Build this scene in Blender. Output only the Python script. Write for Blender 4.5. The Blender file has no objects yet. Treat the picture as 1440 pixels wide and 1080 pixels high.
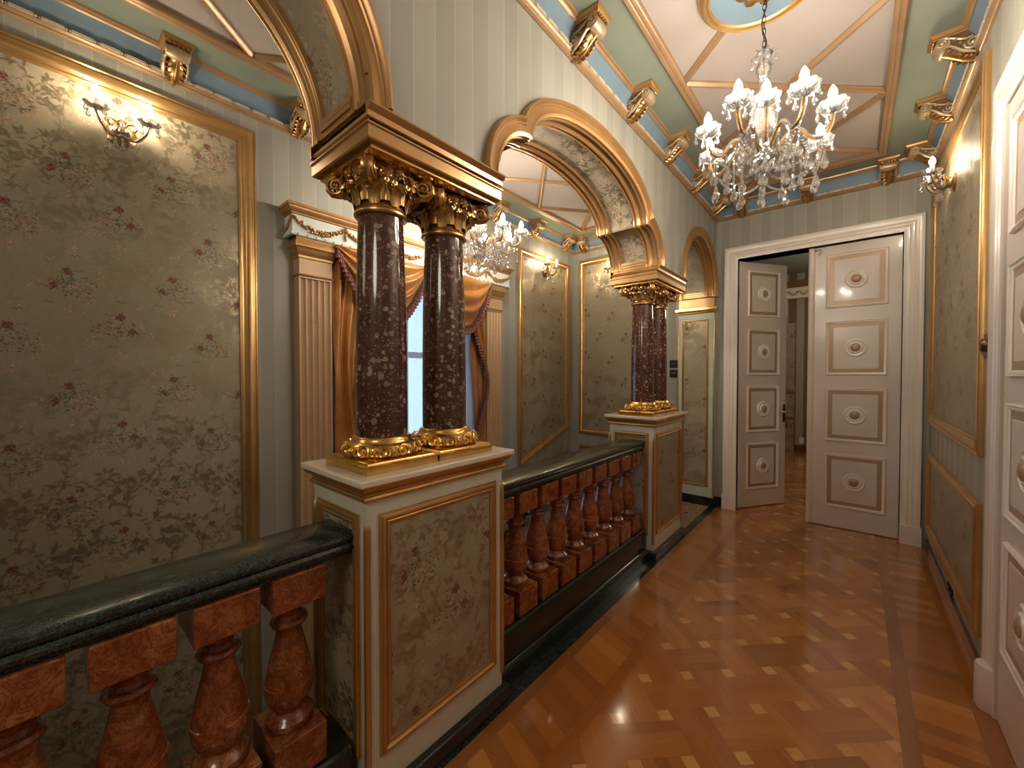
import bpy, bmesh, math, random
import numpy as np
from mathutils import Vector, Matrix
PI = math.pi
random.seed(7)
SC = bpy.context.scene
COL = SC.collection

# ------------------------------------------------------------------ materials
def new_mat(name):
    m = bpy.data.materials.new(name); m.use_nodes = True
    nt = m.node_tree
    for n in list(nt.nodes): nt.nodes.remove(n)
    out = nt.nodes.new('ShaderNodeOutputMaterial')
    return m, nt, out
def node(nt, t, **kw):
    n = nt.nodes.new(t)
    for k, v in kw.items():
        if k in n.inputs: n.inputs[k].default_value = v
        else: setattr(n, k, v)
    return n
def rgba(c): return (c[0], c[1], c[2], 1.0)
def principled(nt, out, base=(.5,.5,.5), rough=.5, metal=0.0, coat=0.0, spec=.5):
    b = node(nt, 'ShaderNodeBsdfPrincipled')
    b.inputs['Base Color'].default_value = rgba(base)
    b.inputs['Roughness'].default_value = rough
    b.inputs['Metallic'].default_value = metal
    b.inputs['Specular IOR Level'].default_value = spec
    b.inputs['Coat Weight'].default_value = coat
    b.inputs['Coat Roughness'].default_value = .08
    nt.links.new(b.outputs[0], out.inputs[0])
    return b
def objcoord(nt, scale=(1,1,1)):
    g = node(nt, 'ShaderNodeNewGeometry')
    mp = node(nt, 'ShaderNodeMapping'); mp.inputs['Scale'].default_value = scale
    nt.links.new(g.outputs['Position'], mp.inputs['Vector'])
    return mp.outputs[0]
def noise(nt, vec, scale, detail=4, rough=.6, dist=0):
    n = node(nt, 'ShaderNodeTexNoise'); n.inputs['Scale'].default_value = scale
    n.inputs['Detail'].default_value = detail; n.inputs['Roughness'].default_value = rough
    n.inputs['Distortion'].default_value = dist
    nt.links.new(vec, n.inputs['Vector']); return n.outputs['Fac']
def ramp(nt, fac, stops, interp='LINEAR'):
    r = node(nt, 'ShaderNodeValToRGB'); cr = r.color_ramp; cr.interpolation = interp
    while len(cr.elements) < len(stops): cr.elements.new(.5)
    for e, (p, c) in zip(cr.elements, stops):
        e.position = p; e.color = rgba(c) if len(c) == 3 else c
    nt.links.new(fac, r.inputs[0]); return r.outputs[0]
def mathn(nt, op, a, b=None, c=None):
    n = node(nt, 'ShaderNodeMath', operation=op)
    for i, v in enumerate((a, b, c)):
        if v is None: continue
        if isinstance(v, (int, float)): n.inputs[i].default_value = v
        else: nt.links.new(v, n.inputs[i])
    return n.outputs[0]
def mixc(nt, fac, a, b, mode='MIX'):
    n = node(nt, 'ShaderNodeMix', data_type='RGBA', blend_type=mode)
    for i, v in ((0, fac), (6, a), (7, b)):
        if isinstance(v, (int, float)): n.inputs[i].default_value = v
        elif isinstance(v, tuple): n.inputs[i].default_value = rgba(v)
        else: nt.links.new(v, n.inputs[i])
    return n.outputs[2]
def bump(nt, b, height, strength=.2, dist=.01):
    n = node(nt, 'ShaderNodeBump'); n.inputs['Strength'].default_value = strength
    n.inputs['Distance'].default_value = dist
    nt.links.new(height, n.inputs['Height']); nt.links.new(n.outputs[0], b.inputs['Normal'])

def simple(name, base, rough=.5, metal=0., coat=0., var=.12, vscale=6., bmp=0., bscale=60):
    m, nt, out = new_mat(name); b = principled(nt, out, base, rough, metal, coat)
    v = objcoord(nt)
    f = noise(nt, v, vscale, 3)
    lo = tuple(c*(1-var) for c in base); hi = tuple(min(1, c*(1+var)) for c in base)
    nt.links.new(ramp(nt, f, [(.3, lo), (.7, hi)]), b.inputs['Base Color'])
    if bmp: bump(nt, b, noise(nt, v, bscale, 2), bmp, .004)
    return m

M = {}
M['gold_paint'] = simple('gold_paint', (.45,.25,.10), .30, .50, var=.08)
M['gold_ceiling'] = simple('gold_ceiling', (.44,.275,.15), .36, .35, var=.10)
M['bracket_dark'] = simple('bracket_dark', (.22,.13,.065), .45, .4, var=.25, vscale=25)
M['bead_cream'] = simple('bead_cream', (.66,.56,.43), .4, .1)
M['gold_frame'] = simple('gold_frame', (.58,.35,.14), .30, .75, var=.12)
M['gold_leaf'] = simple('gold_leaf', (.84,.53,.17), .22, 1.0, var=.14, vscale=14)
M['gold_old'] = simple('gold_old', (.56,.34,.13), .30, .9, var=.25, vscale=25)
M['bracket_cream'] = simple('bracket_cream', (.55,.40,.25), .38, .45, var=.2, vscale=18)
M['cream_marble'] = simple('cream_marble', (.82,.73,.59), .22, 0, .3, var=.05)
M['ceil_green'] = simple('ceil_green', (.245,.282,.222), .6, var=.10, vscale=2.5)
M['frieze_blue'] = simple('frieze_blue', (.185,.265,.34), .55, var=.10, vscale=3)
M['ceil_field'] = simple('ceil_field', (.435,.378,.34), .7, var=.05, vscale=3, bmp=.25, bscale=140)
M['ped_green'] = simple('ped_green', (.68,.66,.55), .35, 0, .15, var=.06)
M['pil_green'] = simple('pil_green', (.50,.58,.47), .35, 0, .15, var=.06)
M['white_paint'] = simple('white_paint', (.74,.65,.585), .30, 0, .25, var=.012)
M['white_trim'] = simple('white_trim', (.86,.79,.72), .28, 0, .25, var=.01)
M['tan_paint'] = simple('tan_paint', (.46,.305,.19), .35, .15, var=.06)
M['tan_fluted'] = simple('tan_fluted', (.56,.36,.21), .42, .1, var=.02)
M['pelmet_white'] = simple('pelmet_white', (.66,.69,.64), .4, var=.04)
M['black_plastic'] = simple('black_plastic', (.012,.010,.010), .25, 0, .3)
M['white_plastic'] = simple('white_plastic', (.8,.8,.78), .3)
M['brass'] = simple('brass', (.55,.42,.22), .25, 1.0)
M['bronze'] = simple('bronze', (.20,.12,.06), .3, 1.0)
M['fringe'] = simple('fringe', (.075,.022,.022), .7, var=.4, vscale=80)
M['tassel'] = simple('tassel', (.22,.07,.045), .6, var=.3, vscale=80)
M['lining'] = simple('lining', (.40,.17,.085), .40, 0, .0, var=.2, vscale=14)
M['candle'] = simple('candle', (.72,.66,.58), .4)
M['chain'] = simple('chain', (.10,.09,.08), .4, .8)
M['dark_room'] = simple('dark_room', (.10,.075,.05), .7)
M['stair_stone'] = simple('stair_stone', (.30,.26,.21), .5)

def stripes(name, a, b, line, period=.2, tex=.35):
    m, nt, out = new_mat(name); bs = principled(nt, out, a, .5)
    uv = node(nt, 'ShaderNodeUVMap').outputs[0]
    sx = node(nt, 'ShaderNodeSeparateXYZ'); nt.links.new(uv, sx.inputs[0])
    fr = mathn(nt, 'FRACT', mathn(nt, 'DIVIDE', sx.outputs[0], period))
    sel = mathn(nt, 'GREATER_THAN', fr, .5)
    d = mathn(nt, 'ABSOLUTE', mathn(nt, 'SUBTRACT', mathn(nt, 'FRACT', mathn(nt, 'MULTIPLY', fr, 2)), .5))
    ln = mathn(nt, 'GREATER_THAN', d, .465)
    c = mixc(nt, sel, a, b)
    v = objcoord(nt, (40, 40, 120))
    g = noise(nt, v, 2.0, 3)
    c = mixc(nt, mathn(nt, 'MULTIPLY', g, .25), c, tuple(x*.55 for x in a))
    c = mixc(nt, mathn(nt, 'MULTIPLY', ln, .8), c, line)
    nt.links.new(c, bs.inputs['Base Color'])
    r = mathn(nt, 'SUBTRACT', .55, mathn(nt, 'MULTIPLY', sel, .17))
    nt.links.new(r, bs.inputs['Roughness'])
    bump(nt, bs, g, tex*.3, .003)
    return m
M['stripe'] = stripes('striped_wallpaper', (.350,.335,.285), (.395,.375,.320), (.44,.42,.365))
M['stripe_room'] = stripes('brown_striped_wallpaper', (.16,.115,.07), (.42,.34,.24), (.2,.14,.09), .26)

# floral wallpaper: the pattern is computed here, one repeat of .82 x .612 m
def floral_image():
    W, H = 984, 734; S = 1200.0
    rng = np.random.RandomState(3)
    bg = np.array([.375,.315,.212]); img = np.ones((H, W, 3))*bg; mask = np.zeros((H, W))
    def stamp(x, y, a, b, th, col, al, leaf=0.0, soft=.35):
        R = max(a, b)*1.15; n = int(R*S)+2
        ix = np.arange(int(x*S)-n, int(x*S)+n+1); iy = np.arange(int(y*S)-n, int(y*S)+n+1)
        gx, gy = np.meshgrid(ix/S-x, iy/S-y)
        u = (gx*math.cos(th)+gy*math.sin(th))/a; v = (-gx*math.sin(th)+gy*math.cos(th))/b
        d = np.sqrt(u*u+v*v); k = np.clip((1-d)/soft, 0, 1)*al
        I = np.ix_(iy % H, ix % W)
        img[I] = img[I]*(1-k[..., None])+np.array(col)*k[..., None]
        mask[I] = np.maximum(mask[I], np.clip(k*1.5, 0, 1)*leaf) if leaf else mask[I]*(1-k)
    dk = (.200,.162,.095)
    def leafy(x, y, th, L, w, al=.62):
        # acanthus-like leaf: midrib of small lobes
        n = 5
        for i in range(n):
            u = (i+.6)/n; px = x+L*u*math.cos(th); py = y+L*u*math.sin(th); s = w*(1-.75*abs(u-.35))
            for sg in (-1, 1):
                aa = th+sg*(.75-.35*u)
                stamp(px+s*.55*math.cos(aa), py+s*.55*math.sin(aa), s*.72, s*.24, aa, dk, al, 1, .22)
        stamp(x+L*.92*math.cos(th), y+L*.92*math.sin(th), w*.6, w*.26, th, dk, al, 1, .3)
        stamp(x+L*.45*math.cos(th), y+L*.45*math.sin(th), L*.5, .0016, th, dk, al*.7, 1, .3)
    def stem(x, y, th, L, curl, w, kids):
        n = int(L/.004); px, py, t = x, y, th; k = 0
        for i in range(n):
            t += curl*.004*(1+1.4*i/n); px += .004*math.cos(t); py += .004*math.sin(t)
            stamp(px, py, w*(1-.4*i/n), w*(1-.4*i/n), 0, dk, .62, 1, .45)
            if i % 6 == 4:
                s = 1 if k % 2 else -1; k += 1
                if kids and k % 3 == 0: stem(px, py, t+s*.8, L*.42, -s*15, w*.75, 0)
                else: leafy(px, py, t+s*.85, .030, .0098)
        leafy(px, py, t, .034, .0115); leafy(px, py, t+.95, .026, .0092); leafy(px, py, t-.95, .026, .0092)
    cols = [(.091, 2.10), (.295, 1.875), (.525, 2.131), (.709, 1.795)]
    for k, (cx, cz) in enumerate(cols):
        cz = cz % .612
        f = 1 if k % 2 else -1
        stem(cx+.03*f, cz+.10, PI/2+.5*f, .24, -f*6, .0038, 1)
        stem(cx-.07*f, cz-.17, PI/2-.7*f, .23, f*8, .0038, 1)
        stem(cx+.08*f, cz+.31, -.4*f, .15, f*12, .0034, 0)
        stem(cx+.10*f, cz-.05, PI/2+.2*f, .15, -f*9, .0034, 1)
        stem(cx-.10*f, cz+.06, PI*.75 if f > 0 else PI*.25, .13, f*13, .0032, 0)
        stem(cx-.02*f, cz+.22, PI/2+.9*f, .13, -f*14, .0032, 0)
        stem(cx+.11*f, cz+.17, PI/2-.3*f, .12, f*12, .0032, 0)
        stem(cx-.10*f, cz-.02, PI/2+.6*f, .14, -f*12, .0030, 0)
        stem(cx+.06*f, cz+.02, PI/2-.8*f, .11, f*15, .0030, 0)
        stem(cx, cz+.42, PI/2+.4*f, .12, -f*13, .0030, 0)
        for q in range(7):
            aa = q*2*PI/7
            leafy(cx-.07*f+.010*math.cos(aa), cz+.33+.010*math.sin(aa), aa, .036, .014, .55)
    gr = [(.11,.10,.05), (.16,.145,.075), (.08,.075,.045), (.20,.18,.10)]
    pk = [(.50,.31,.215), (.55,.41,.29), (.42,.235,.165)]
    rd = [(.19,.045,.035), (.26,.095,.068), (.12,.026,.022), (.34,.17,.12)]
    for k, (cx, cz) in enumerate(cols):
        cz = cz % .612; f = -1 if k == 1 else 1
        x2, z2 = cx-.047*f, cz-.078
        for i in range(95):
            aa = rng.uniform(0, 2*PI); r = rng.uniform(.01, .085)
            lx = cx+.02*f+r*math.cos(aa)*1.15; lz = cz-.075+r*math.sin(aa)*.8
            stamp(lx, lz, rng.uniform(.006,.011), .0032, rng.uniform(0, PI), gr[rng.randint(4)], .85)
        for i in range(55):
            stamp(cx+.045*f+rng.normal(0,.03), cz-.085+rng.normal(0,.022), .0065, .0052, 0, pk[rng.randint(3)], .7)
        for (bx, bz, n) in ((cx+.005, cz-.21, 34), (cx-.11*f, cz+.25, 16), (cx+.08*f, cz+.22, 20), (cx+.02*f, cz+.13, 12), (cx-.07*f, cz+.05, 14), (cx+.09*f, cz-.15, 12), (cx-.10*f, cz-.05, 9)):
            for i in range(n):
                stamp(bx+rng.normal(0,.014), bz+rng.normal(0,.012), .0058, .005, 0, pk[rng.randint(3)], .75)
        for (bx, bz, sg) in ((cx+.03*f, cz+.008, 1), (x2-.02*f, z2-.01, -1), (cx+.015, cz+.085, 1), (cx-.05, cz-.17, -1), (cx+.07*f, cz-.13, 1)):
            for i in range(6):
                stamp(bx+sg*f*i*.0065, bz+.004*math.sin(i*2.1)+i*.0012, .0055, .0019, .9 if i % 2 else -.6, gr[2], .9)
        for i in range(16):
            aa = rng.uniform(0, 2*PI); rr_ = rng.uniform(.018,.036)
            bx, bz = ((cx, cz) if i % 2 else (x2, z2)); stamp(bx+rr_*math.cos(aa), bz+rr_*math.sin(aa), .0085, .0034, aa, gr[i % 4], .85)
        for (rx, rz, R) in ((cx, cz, .0225), (x2, z2, .020)):
            for i in range(8):
                aa = i*PI/4+k
                stamp(rx+R*.66*math.cos(aa)*rng.uniform(.8,1.1), rz+R*.6*math.sin(aa)*rng.uniform(.8,1.1), R*.5, R*.36, aa+PI/2, rd[(i*3+k) % 4], .85)
            stamp(rx, rz, R*.62, R*.55, .4, rd[0], .9)
            for i in range(7):
                aa = i*1.3
                stamp(rx+R*.33*math.cos(aa), rz+R*.33*math.sin(aa), R*.3, R*.14, aa+PI/2, rd[3 if i % 2 else 2], .75)
    for i in range(150):
        stamp(rng.uniform(0,.82), rng.uniform(0,.612), .004, .003, rng.uniform(0,3), (.52,.46,.35), .8)
    out = np.ones((H, W, 4), dtype=np.float32)
    out[..., :3] = np.where(img <= .0031308, 12.92*img, 1.055*np.power(np.clip(img,1e-5,1), 1/2.4)-.055)
    out[..., 3] = mask
    im = bpy.data.images.new('floral_pattern', W, H, alpha=True)
    im.alpha_mode = 'CHANNEL_PACKED'
    im.pixels.foreach_set(out.ravel()); im.update()
    try: im.pack()
    except Exception: pass
    return im
def floral(name, tint=(1,1,1)):
    m, nt, out = new_mat(name); b = principled(nt, out, (.3,.27,.19), .5)
    uv = node(nt, 'ShaderNodeUVMap').outputs[0]
    mp = node(nt, 'ShaderNodeMapping'); mp.inputs['Scale'].default_value = (1/.82, 1/.612, 1)
    nt.links.new(uv, mp.inputs[0])
    t = node(nt, 'ShaderNodeTexImage'); t.image = FLORAL; t.extension = 'REPEAT'
    nt.links.new(mp.outputs[0], t.inputs[0])
    g = noise(nt, objcoord(nt, (30, 30, 200)), 3, 2)
    c = mixc(nt, 1.0, t.outputs[0], tint, 'MULTIPLY')
    c = mixc(nt, mathn(nt, 'MULTIPLY', g, .18), c, (.17,.14,.095))
    c = mixc(nt, mathn(nt, 'MULTIPLY', t.outputs[1], .90), c, (.40,.335,.225))
    nt.links.new(c, b.inputs['Base Color'])
    nt.links.new(mathn(nt, 'SUBTRACT', .58, mathn(nt, 'MULTIPLY', t.outputs[1], .25)), b.inputs['Roughness'])
    nt.links.new(mathn(nt, 'MULTIPLY', t.outputs[1], .78), b.inputs['Metallic'])
    bump(nt, b, mathn(nt, 'ADD', t.outputs[1], mathn(nt, 'MULTIPLY', g, .5)), .10, .002)
    return m
FLORAL = floral_image()
M['floral'] = floral('floral_wallpaper', (1.0,1.0,1.0))

def marble(name, base, mid, fleck, vein, fs=14, rough=.10):
    m, nt, out = new_mat(name); b = principled(nt, out, base, rough, 0, .5)
    v = objcoord(nt)
    wob = noise(nt, v, 6, 5, .65)
    c = mixc(nt, ramp(nt, wob, [(.35,(0,0,0)),(.7,(1,1,1))]), base, mid)
    # angular pale shell flecks
    vm = node(nt, 'ShaderNodeMixRGB' if False else 'ShaderNodeVectorMath', operation='ADD')
    nz = node(nt, 'ShaderNodeTexNoise'); nz.inputs['Scale'].default_value = 22; nt.links.new(v, nz.inputs['Vector'])
    sc = node(nt, 'ShaderNodeVectorMath', operation='SCALE'); sc.inputs['Scale'].default_value = .016
    nt.links.new(nz.outputs['Color'], sc.inputs[0]); nt.links.new(v, vm.inputs[0]); nt.links.new(sc.outputs[0], vm.inputs[1])
    vo = node(nt, 'ShaderNodeTexVoronoi'); vo.inputs['Scale'].default_value = fs*3.0; vo.inputs['Randomness'].default_value = 1.0
    nt.links.new(vm.outputs[0], vo.inputs['Vector'])
    vs = node(nt, 'ShaderNodeSeparateColor'); nt.links.new(vo.outputs['Color'], vs.inputs[0])
    cl = noise(nt, v, 7, 2, .5)
    sel = mathn(nt, 'GREATER_THAN', mathn(nt, 'ADD', vs.outputs[0], mathn(nt, 'MULTIPLY', cl, .7)), .99)
    thr = mathn(nt, 'MULTIPLY_ADD', vs.outputs[1], .42, .16)
    fl = mathn(nt, 'MULTIPLY', mathn(nt, 'MULTIPLY', sel, mathn(nt, 'LESS_THAN', vo.outputs['Distance'], thr)), mathn(nt, 'MULTIPLY_ADD', vs.outputs[2], .55, .35))
    v2 = node(nt, 'ShaderNodeTexVoronoi'); v2.inputs['Scale'].default_value = fs*7; nt.links.new(vm.outputs[0], v2.inputs['Vector'])
    vs2 = node(nt, 'ShaderNodeSeparateColor'); nt.links.new(v2.outputs['Color'], vs2.inputs[0])
    f2 = mathn(nt, 'MULTIPLY', mathn(nt, 'MULTIPLY', mathn(nt, 'GREATER_THAN', vs2.outputs[0], .80), mathn(nt, 'LESS_THAN', v2.outputs['Distance'], .42)), .45)
    fl = mathn(nt, 'MAXIMUM', fl, f2)
    fcol = mixc(nt, noise(nt, v, 60, 2), fleck, tuple(x*.55 for x in fleck))
    c = mixc(nt, fl, c, fcol)
    vn = noise(nt, v, 9, 6, .7, 1.5)
    band = mathn(nt, 'LESS_THAN', mathn(nt, 'ABSOLUTE', mathn(nt, 'SUBTRACT', vn, .5)), .008)
    c = mixc(nt, mathn(nt, 'MULTIPLY', band, .25), c, vein)
    nt.links.new(c, b.inputs['Base Color'])
    return m
M['col_marble'] = marble('brown_red_marble', (.042,.012,.008), (.105,.033,.021), (.56,.40,.31), (.32,.2,.14), 16)
def veined(name, a, b_, c_, scale, rough, vein, vw=.02, vamt=.6, coat=.5):
    m, nt, out = new_mat(name); b = principled(nt, out, a, rough, 0, coat)
    v = objcoord(nt)
    f = noise(nt, v, scale, 6, .65, .8)
    c = ramp(nt, f, [(.3, a), (.52, b_), (.72, c_)])
    g = noise(nt, v, scale*1.3, 6, .7, 1.8)
    band = ramp(nt, mathn(nt, 'ABSOLUTE', mathn(nt, 'SUBTRACT', g, .5)), [(0,(1,1,1)),(vw,(0,0,0))])
    c = mixc(nt, mathn(nt, 'MULTIPLY', band, vamt), c, vein)
    nt.links.new(c, b.inputs['Base Color']); return m
M['red_marble'] = veined('orange_red_marble', (.15,.032,.011), (.30,.090,.030), (.46,.185,.075), 12, .16, (.095,.016,.008), .045, .8, .3)
M['green_marble'] = veined('dark_green_marble', (.003,.006,.0045), (.008,.014,.011), (.036,.052,.042), 26, .24, (.11,.15,.125), .026, .6, .22)
M['black_marble'] = veined('near_black_marble', (.005,.007,.006), (.010,.014,.012), (.018,.024,.02), 14, .22, (.05,.065,.055), .012, .4, .2)

def parquet():
    m, nt, out = new_mat('parquet_wood'); b = principled(nt, out, (.3,.13,.04), .2, 0, .85)
    b.inputs['Coat Roughness'].default_value = .09
    at = node(nt, 'ShaderNodeAttribute', attribute_name='tone')
    uv = node(nt, 'ShaderNodeUVMap').outputs[0]
    mp = node(nt, 'ShaderNodeMapping'); mp.inputs['Scale'].default_value = (6, 90, 1); nt.links.new(uv, mp.inputs[0])
    g = noise(nt, mp.outputs[0], 1.0, 5, .6, .4)
    t = mathn(nt, 'ADD', at.outputs['Fac'], mathn(nt, 'MULTIPLY', mathn(nt, 'SUBTRACT', g, .5), .22))
    c = ramp(nt, t, [(0,(.12,.036,.007)),(.30,(.34,.108,.018)),(.55,(.54,.195,.036)),(.8,(.72,.33,.085)),(1,(.82,.48,.18))])
    nt.links.new(c, b.inputs['Base Color'])
    big = noise(nt, objcoord(nt), 3.5, 3)
    nt.links.new(mathn(nt, 'ADD', .17, mathn(nt, 'MULTIPLY', big, .16)), b.inputs['Roughness'])
    bump(nt, b, noise(nt, objcoord(nt), 26, 3), .05, .004)
    return m
M['parquet'] = parquet()
def satin():
    m, nt, out = new_mat('gold_satin'); b = principled(nt, out, (.5,.2,.03), .30, .25)
    v = objcoord(nt)
    f = noise(nt, v, 5, 4, .6)
    c = ramp(nt, f, [(.3,(.40,.145,.025)),(.7,(.62,.28,.055))])
    g = noise(nt, v, 12, 1, .3, 2.5)
    band = ramp(nt, mathn(nt, 'ABSOLUTE', mathn(nt, 'SUBTRACT', g, .52)), [(0,(1,1,1)),(.012,(0,0,0))])
    c = mixc(nt, mathn(nt, 'MULTIPLY', band, .55), c, (.11,.030,.012))
    nt.links.new(c, b.inputs['Base Color'])
    b.inputs['Sheen Weight'].default_value = .3
    return m
M['satin'] = satin()
def sheer():
    m, nt, out = new_mat('sheer_voile')
    d = node(nt, 'ShaderNodeBsdfDiffuse', Color=(.82,.85,.9,1)); t = node(nt, 'ShaderNodeBsdfTranslucent', Color=(.85,.89,.95,1))
    tr = node(nt, 'ShaderNodeBsdfTransparent', Color=(.95,.97,1,1))
    a = node(nt, 'ShaderNodeMixShader', Fac=.62); nt.links.new(d.outputs[0], a.inputs[1]); nt.links.new(t.outputs[0], a.inputs[2])
    b = node(nt, 'ShaderNodeMixShader', Fac=.30); nt.links.new(a.outputs[0], b.inputs[1]); nt.links.new(tr.outputs[0], b.inputs[2])
    nt.links.new(b.outputs[0], out.inputs[0]); return m
M['sheer'] = sheer()
def glass(name, tint, gl=.10, milk=.0, refr=.35):
    m, nt, out = new_mat(name)
    tr = node(nt, 'ShaderNodeBsdfTransparent', Color=rgba(tint))
    rf = node(nt, 'ShaderNodeBsdfRefraction', Color=(1,1,1,1), IOR=1.18, Roughness=.03)
    a = node(nt, 'ShaderNodeMixShader', Fac=refr); nt.links.new(tr.outputs[0], a.inputs[1]); nt.links.new(rf.outputs[0], a.inputs[2])
    if milk:
        d = node(nt, 'ShaderNodeBsdfDiffuse', Color=(.95,.95,.95,1)); tl = node(nt, 'ShaderNodeBsdfTranslucent', Color=(.95,.95,.95,1))
        q = node(nt, 'ShaderNodeMixShader', Fac=.5); nt.links.new(d.outputs[0], q.inputs[1]); nt.links.new(tl.outputs[0], q.inputs[2])
        a2 = node(nt, 'ShaderNodeMixShader', Fac=milk); nt.links.new(a.outputs[0], a2.inputs[1]); nt.links.new(q.outputs[0], a2.inputs[2]); a = a2
    go = node(nt, 'ShaderNodeBsdfGlossy', Color=(1,1,1,1), Roughness=.06)
    fr = node(nt, 'ShaderNodeFresnel', IOR=1.6)
    fac = mathn(nt, 'ADD', fr.outputs[0], gl)
    b = node(nt, 'ShaderNodeMixShader'); nt.links.new(fac, b.inputs[0]); nt.links.new(a.outputs[0], b.inputs[1]); nt.links.new(go.outputs[0], b.inputs[2])
    nt.links.new(b.outputs[0], out.inputs[0]); return m
M['crystal'] = glass('crystal', (.98,.98,.98), .17, .09, .22)
M['pane'] = glass('window_glass', (.97,.98,.98), .0)
def emit(name, c, s):
    m, nt, out = new_mat(name); e = node(nt, 'ShaderNodeEmission', Color=rgba(c), Strength=s)
    nt.links.new(e.outputs[0], out.inputs[0]); return m
BULB = 150.0
M['bulb'] = emit('lit_bulb', (1.0,.88,.72), BULB)
M['bulb_sconce'] = emit('lit_bulb_sconce', (1.0,.83,.58), BULB*.45)
def carpet():
    m, nt, out = new_mat('stair_carpet'); b = principled(nt, out, (.3,.15,.1), .95)
    v = objcoord(nt)
    vo = node(nt, 'ShaderNodeTexVoronoi', feature='F1'); vo.inputs['Scale'].default_value = 26; nt.links.new(v, vo.inputs[0])
    c = ramp(nt, vo.outputs['Distance'], [(.0,(.30,.05,.04)),(.25,(.55,.40,.26)),(.45,(.10,.03,.025)),(.6,(.42,.28,.18))], 'CONSTANT')
    nt.links.new(c, b.inputs['Base Color']); return m
M['carpet'] = carpet()

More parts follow.
